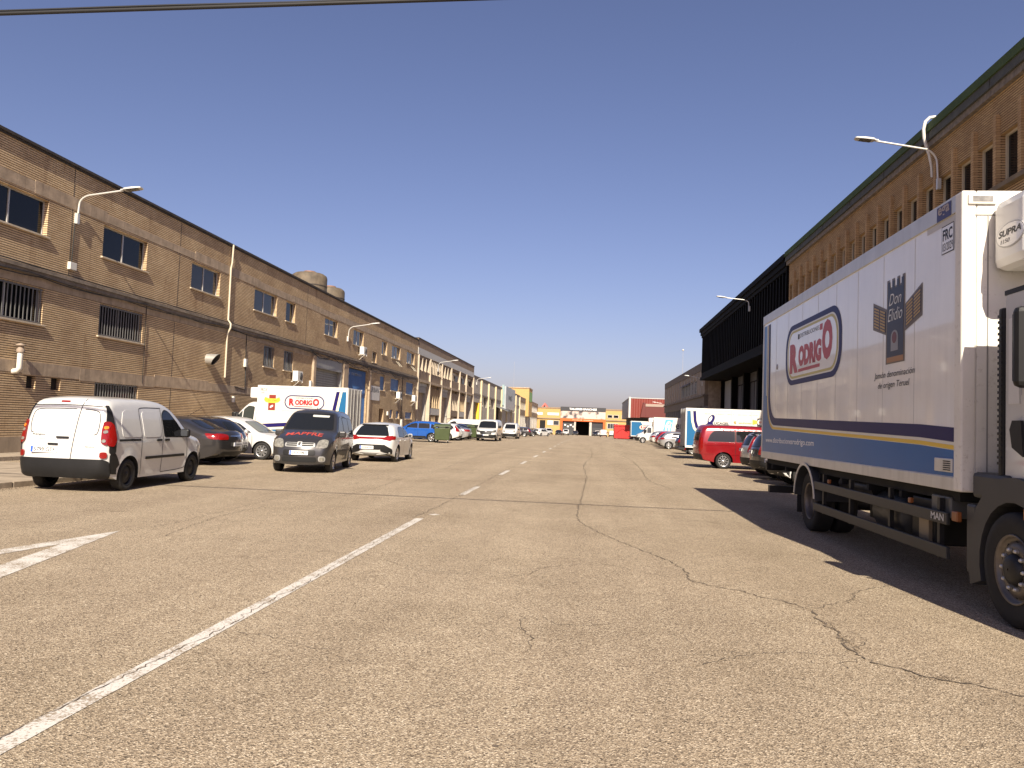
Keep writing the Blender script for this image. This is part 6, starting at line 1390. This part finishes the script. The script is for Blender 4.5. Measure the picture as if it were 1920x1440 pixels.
# castle badge
tw = [(10.02, 2.44), (10.02, 2.92), (10.40, 3.04), (10.40, 3.44), (9.98, 3.28), (9.98, 3.62)]
def merl(y0, y1, z, n=4, d=.12):
    out = []; w = (y0-y1)/(2*n-1)
    for k in range(n):
        a = y0-2*k*w; out += [(a, z), (a-w, z)]
        if k < n-1: out += [(a-w, z-d), (a-2*w, z-d)]
    return out
T_out = [(10.02, 2.42), (10.02, 2.86), (10.42, 3.00), (10.42, 3.42), (10.0, 3.24)]+merl(10.0, 9.50, 3.66)+[(9.50, 3.22), (9.07, 3.42), (9.07, 2.98), (9.50, 2.84), (9.50, 2.42)]
NV2 = M('castle_navy', (.020, .018, .032), .4); bz = M('bronze_print', (.16, .12, .08), .4, metal=.2)
cs = F('castle_badge', T_out, bz)
F('castle_field', [(9.985, 2.52), (9.985, 3.21), (9.97, 3.26)]+merl(9.97, 9.53, 3.625, 4, .11)+[(9.53, 3.2), (9.53, 2.52)], NV2, .006, cs); F('castle_foot', [(9.985, 2.44), (9.985, 2.515), (9.53, 2.515), (9.53, 2.44)], M('copper_print', (.35, .16, .04), .4), .006, cs)
for a, b, sgn in ((10.39, 10.03, 1), (9.10, 9.48, -1)):
    F('wing_field', [(a, 3.03), (a, 3.37), (b, 3.21), (b, 2.89)], NV2, .006, cs)
    for r_ in range(7):
        for c_ in range(2):
            t0 = (c_+.06+(.0 if r_ % 2 else .0))/2; t1 = t0+.42; q = []
            for t_, dz in ((t0, .012), (t1, .012), (t1, .040), (t0, .040)): q.append((a+(b-a)*t_, 3.03+(2.89-3.03)*t_+r_*.046+dz-.004*t_))
            F('gold_brick', q, GOLD, .0075, cs)
W2 = M('script_white', (.70, .69, .66), .5)
T('Don', 9.93, 3.27, .34, .17, W2, .008, -.005, .35, cs); T('Elidio', 9.96, 3.04, .40, .18, W2, .008, -.005, .35, cs)
F('portrait_arch', [(9.87, 2.60)]+[(9.77+.10*math.cos(a), 2.80+.10*math.sin(a)) for a in np.linspace(0, math.pi, 9)]+[(9.67, 2.60)], M('arch_grey', (.26, .25, .25), .4), .0075, cs); F('portrait_field', [(9.77+.065*math.cos(a), 2.79+.085*math.sin(a)) for a in np.linspace(0, 2*math.pi, 14)[:-1]], M('wine_print', (.14, .03, .02), .4), .009, cs)
for o_ in [cs]+list(cs.children):
    for v_ in o_.data.vertices: v_.co.z = 3.045+.847*(v_.co.z-3.04); v_.co.y = -2.26+1.12*(v_.co.y+2.26)
T('Jamón denominación', 10.44, 2.335, 1.26, .10, INK, .005, .0, .2); T('de origen Teruel', 10.30, 2.205, .98, .10, INK, .005, .0, .2)
T('www.distribucionesrodrigo.com', 16.62, 1.40, 3.5, .13, M('print_white', (.85, .85, .83), .5), .0065, .012)
st_ = F('test_plate', [(8.52, 3.56), (8.52, 3.86), (8.24, 3.86), (8.24, 3.56)], INK, .004); F('test_plate_field', [(8.51, 3.57), (8.51, 3.85), (8.25, 3.85), (8.25, 3.57)], TRUCKW, .0055, st_)
T('FRC', 8.49, 3.70, .22, .12, INK, .007, .03, 0, st_); T('03/2029', 8.495, 3.59, .235, .085, INK, .007, .0, 0, st_)
F('old_sticker', [(8.88, 3.86), (8.88, 3.925), (8.20, 3.925), (8.20, 3.62), (8.235, 3.62), (8.235, 3.865)], M('sticker_ghost', (.52, .51, .50), .5), .0035)
eg = F('maker_plate', [(8.60, 3.93), (8.60, 4.085), (8.27, 4.085), (8.27, 3.93)], M('maker_navy', (.04, .03, .10), .4), .021); T('ega', 8.57, 3.955, .26, .12, M('maker_tan', (.42, .34, .28), .5), .0225, .02, 0, eg)
vg = MB().box(XL-.02, XL+.01, 8.22, 8.62, 1.28, 1.42).build('vent_plate', AL, mt, bevel=.008)
for k in range(5): MB().box(XL-.027, XL-.018, 8.25, 8.40, 1.298+.022*k, 1.308+.022*k).build('vent_slot', UNDER, vg)
MB().lathe([(.055, 0), (.055, .008), (.01, .01)], (XL, 15.75, 2.94), 'x', 16, sgn=-1).build('round_cap', GREYP, mt)
for k in range(8): MB().box(XL-.0025, XL-.001, 9.2+k*.95, 9.206+k*.95, 1.24, 3.92).build('panel_gap', M('faint_gap', (.5, .49, .46), .6), mt)
# rear doors
for a, b in ((XL+.1, 4.89), (4.91, XR-.05)): MB().box(a, b, Y1+.003, Y1+.04, 1.25, 3.95).build('rear_door', TRUCKW, mt)
# chassis and running gear
MB().box(4.45, 4.60, 6.2, 16.6, .72, .98).box(5.2, 5.35, 6.2, 16.6, .72, .98).build('chassis_rail', STEELD, mt)
MB().box(3.75, 6.05, 8.3, 16.9, .985, 1.095).build('floor_frame', UNDER, mt)
for y in np.arange(8.6, 16.8, 1.1): MB().box(3.72, 6.08, y, y+.08, .90, .984).build('cross_bearer', UNDER, mt)
MB().tube([(3.95, 13.56, .5), (5.85, 13.56, .5)], .12, 10).tube([(3.95, 7.2, .5), (5.85, 7.2, .5)], .10, 10).build('axle', STEELD, mt)
AMB2 = M('dull_amber', (.22, .07, .015), .4)
GUARD = M('guard_grey', (.032, .032, .032), .5, metal=.3, var=.1)
for z in (.745, .40): 
    gd = MB().box(XL-.03, XL+.01, 8.30, 13.02, z, z+.125).build('side_guard', GUARD, mt, bevel=.008)
text('lettering', 'MAN', M('plate_silver', (.50, .50, .50), .4), mt, Vector((XL-.032, 8.66, .775)), rt, up_, .30, .075, .02)
for y in (8.55, 9.9, 11.35, 12.6): MB().box(XL+.012, XL+.06, y, y+.06, .38, 1.0).build('guard_post', STEELD, mt)
for y in (9.2, 12.2): MB().box(XL-.045, XL-.0, y-.03, y+.03, .885, .945).build('side_marker', AMB2, mt, bevel=.01)
MB().box(XL-.02, XL+.03, 8.10, 8.22, .80, .90).build('side_marker', AMB2, mt, bevel=.01)
fb = M('fender_grey', (.036, .037, .039), .5, var=.1)
def arch(yc, r0, r1, x0, x1, a0, a1, name, m, zc=.5, n=14):
    mb = MB(); P0 = [(yc+r0*math.cos(R(a0+(a1-a0)*k/n)), zc+r0*math.sin(R(a0+(a1-a0)*k/n))) for k in range(n+1)]; P1 = [(yc+r1*math.cos(R(a0+(a1-a0)*k/n)), zc+r1*math.sin(R(a0+(a1-a0)*k/n))) for k in range(n+1)]
    for k in range(n): mb.prism([P0[k], P0[k+1], P1[k+1], P1[k]], 'x', x0, x1)
    return mb.build(name, m, mt)
arch(13.56, .60, .63, XL-.03, XL+.50, 5, 175, 'mudguard', fb); arch(13.56, .595, .64, XL-.045, XL-.031, 8, 172, 'mudguard_lip', AL)
MB().box(XL+.02, XL+.5, 14.16, 14.19, .25, .6).build('mud_flap', RUBBER, mt)
# fuel tank, battery box, compressor
MB().lathe([(.01, 0), (.27, .02), (.30, .05), (.30, .95), (.27, .98), (.01, 1)], (4.05, 9.8, .66), 'y', 20).build('fuel_tank', M('tank_alu', (.05, .05, .05), .45, metal=.5), mt)
MB().box(3.78, 4.35, 8.95, 9.55, .45, .95).build('battery_box', BLACKP, mt, bevel=.02)
MB().box(3.74, 3.78, 9.0, 9.25, .42, .80).build('silver_panel', M('dusty_panel', (.22, .17, .11), .5), mt); MB().box(3.72, 4.2, 8.45, 8.9, .80, 1.02).build('silencer', M('silencer_grey', (.14, .14, .135), .5, metal=.4, dirt=.3), mt, bevel=.02)
MB().tube([(3.9, 10.9, .9), (3.9, 12.3, .9)], .11, 10).build('air_tank', STEELD, mt)
for x, y, z, a, b in ((4.2, 10.95, .55, .5, .3), (4.1, 11.6, .6, .35, .25)): MB().box(x, x+a, y, y+b, z-.15, z+.2).build('bracket_box', BLACKP, mt, bevel=.01)
MB().box(XL+.0, XR, 16.2, 16.35, .42, .56).build('underrun_bar', STEELD, mt, bevel=.01); MB().box(4.3, 4.42, 15.8, 16.3, .5, .98).box(5.4, 5.52, 15.8, 16.3, .5, .98).build('underrun_arm', STEELD, mt)
MB().box(XL+.08, XL+.5, 16.85, 16.98, .84, 1.02).build('tail_light', BLACKP, mt, bevel=.01)
# wheels with studs
def truck_wheel(x, y, s, dish, name='wheel'):
    r = .50; ty = MB().lathe([(.29, -.13), (.40, -.15), (.475, -.145), (.495, -.12), (.50, -.06), (.50, .06), (.495, .12), (.475, .145), (.40, .15), (.30, .13)], (x, y, r), 'x', 40, sgn=s).build(name, RUBBER, mt)
    g = MB().lathe([(.498, -.03), (.485, -.028), (.485, -.018), (.498, -.016)], (x, y, r), 'x', 40, sgn=s)
    RIM = M('truck_rim', (.16, .14, .12), .45, metal=.6, var=.2, vscale=6, dirt=.5, dcol=(.12, .09, .06))
    if dish: pr = [(.305, .135), (.30, .145), (.285, .12), (.275, .06), (.27, -.05), (.20, -.08), (.17, -.08)]
    else: pr = [(.305, .135), (.30, .145), (.28, .125), (.255, .06), (.245, .10), (.20, .125), (.145, .125), (.14, .10)]
    rim = MB().lathe(pr, (x, y, r), 'x', 36, sgn=s).build('rim', RIM, ty)
    xo = .125 if not dish else -.07
    MB().lathe([(.14, 0), (.13, .05 if not dish else .12), (.09, .07 if not dish else .15), (.01, .075 if not dish else .155)], (x+s*(xo-.02), y, r), 'x', 20, sgn=s).build('hub', STEELD, ty)
    for k in range(10):
        a = 2*math.pi*k/10; yy, zz = y+.172*math.cos(a), r+.172*math.sin(a)
        MB().lathe([(.019, 0), (.019, .022), (.012, .034), (.001, .035)], (x+s*xo, yy, zz), 'x', 8, sgn=s, smooth=False).build('wheel_nut', GALV, ty)
    if not dish:
        for k in range(10):
            a = 2*math.pi*(k+.5)/10; MB().lathe([(.028, 0), (.001, .001)], (x+s*.104, y+.225*math.cos(a), r+.225*math.sin(a)), 'x', 10, sgn=s).build('hand_hole', UNDER, ty)
truck_wheel(3.83, 7.2, -1, False); truck_wheel(5.97, 7.2, 1, False)
truck_wheel(3.85, 13.56, -1, True); truck_wheel(5.95, 13.56, 1, True); truck_wheel(4.2, 13.56, -1, True); truck_wheel(5.6, 13.56, 1, True)
# cab
CABP = P_WHITE
prof = [(5.50, .95), (5.40, 1.2), (5.42, 1.9), (5.62, 2.85), (5.85, 2.98), (7.38, 2.98), (7.42, 2.90), (7.42, 1.22), (6.5, 1.22), (6.45, .95)]
MB().prism(prof, 'x', 3.74, 6.06).build('cab', CABP, mt, bevel=.05)
MB().prism([(5.75, 2.985), (6.1, 3.12), (6.8, 3.2), (7.25, 3.16), (7.42, 2.985)], 'x', 3.86, 5.94).build('roof_cap', CABP, mt, bevel=.06)
MB().box(3.735, 6.07, 7.0, 7.435, 2.945, 2.99).build('roof_trim', BLACKP, mt)
sn = MB().box(3.72, 3.98, 7.44, 7.52, 1.28, 2.84).build('air_intake', BLACKP, mt, bevel=.02)
for k in range(26): MB().box(3.712, 3.722, 7.448, 7.512, 1.40+.054*k, 1.425+.054*k).build('intake_slat', STEELD, sn)
MB().box(3.728, 3.741, 6.05, 7.12, 1.30, 2.86).build('door', CABP, mt, bevel=.01)
MB().prism([(6.12, 1.95), (6.2, 2.7), (6.95, 2.74), (6.95, 1.95)], 'x', 3.720, 3.735).build('window', GLASS, mt)
MB().prism([(7.06, 1.48), (7.24, 1.56), (7.28, 1.72), (7.24, 1.80), (7.10, 1.80)], 'x', 3.70, 3.742).build('door_handle', BLACKP, mt, bevel=.01)
MB().prism([(7.18, 1.95), (7.36, 1.95), (7.36, 2.72), (7.22, 2.74)], 'x', 3.733, 3.739).build('panel_recess', M('recess_white', (.62, .61, .58), .4), mt)
T2 = text('lettering', 'TGM', GREYP, mt, Vector((3.724, 7.17, 2.02)), rt, up_, .28, .07, .01)
MB().prism([(5.46, 2.0), (5.62, 2.78), (5.60, 2.79), (5.44, 2.0)], 'x', 3.9, 5.9).build('windscreen', GLASS, mt)
MB().box(3.76, 6.04, 5.28, 5.5, .45, 1.25).build('front_bumper', fb, mt, bevel=.06); MB().box(4.2, 5.6, 5.37, 5.43, 1.3, 1.9).build('grille', BLACKP, mt)
arch(7.2, .58, .80, 3.69, 4.25, -20, 178, 'wheel_arch', fb); MB().box(3.695, 4.25, 7.86, 8.06, .32, 1.0).build('mudguard_rear', fb, mt, bevel=.03); MB().box(3.70, 4.2, 7.3, 7.96, 1.06, 1.31).build('mudguard_top', fb, mt, bevel=.04)
MB().box(3.66, 3.70, 6.86, 6.98, .95, 1.05).build('indicator', AMBER, mt, bevel=.01)
mr = MB().box(3.47, 3.68, 6.70, 6.82, 2.06, 2.74).build('mirror', BLACKP, mt, bevel=.05); MB().tube([(3.74, 6.5, 2.75), (3.55, 6.72, 2.74)], .025, 6).tube([(3.74, 6.5, 1.95), (3.55, 6.72, 1.98)], .025, 6).build('mirror_arm', BLACKP, mr)
MB().box(3.49, 3.66, 6.822, 6.826, 2.12, 2.68).build('mirror_glass', GLASSG, mr)
# refrigeration unit on the box front
ru = MB().box(3.90, 5.93, 7.36, 8.03, 3.28, 3.98).build('cooling_unit', M('unit_white', (.70, .69, .66), .35, coat=.3, var=.03), mt, bevel=.10)
ov = MB().prism([(7.66+.25*math.cos(a), 3.58+.12*math.sin(a)) for a in np.linspace(0, 2*math.pi, 24)[:-1]], 'x', 3.893, 3.90).build('unit_badge', M('badge_grey', (.40, .40, .40), .4), ru)
MB().prism([(7.66+.236*math.cos(a), 3.58+.108*math.sin(a)) for a in np.linspace(0, 2*math.pi, 24)[:-1]], 'x', 3.890, 3.8925).build('badge_field', WHITE, ov)
text('lettering', 'SUPRA', INK, ov, (3.888, 7.86, 3.575), (0, -1, 0), (0, 0, 1), .40, .065, .03, .2); text('lettering', '1150', INK, ov, (3.888, 7.82, 3.51), (0, -1, 0), (0, 0, 1), .16, .04, .0, .2)
MB().box(4.25, 4.5, 7.40, 7.43, 3.86, 3.90).build('unit_vent', UNDER, ru); MB().tube([(4.3, 7.6, 3.27), (4.32, 7.62, 3.0), (4.42, 7.8, 2.85)], .035, 8).build('hose', CABLE, ru)
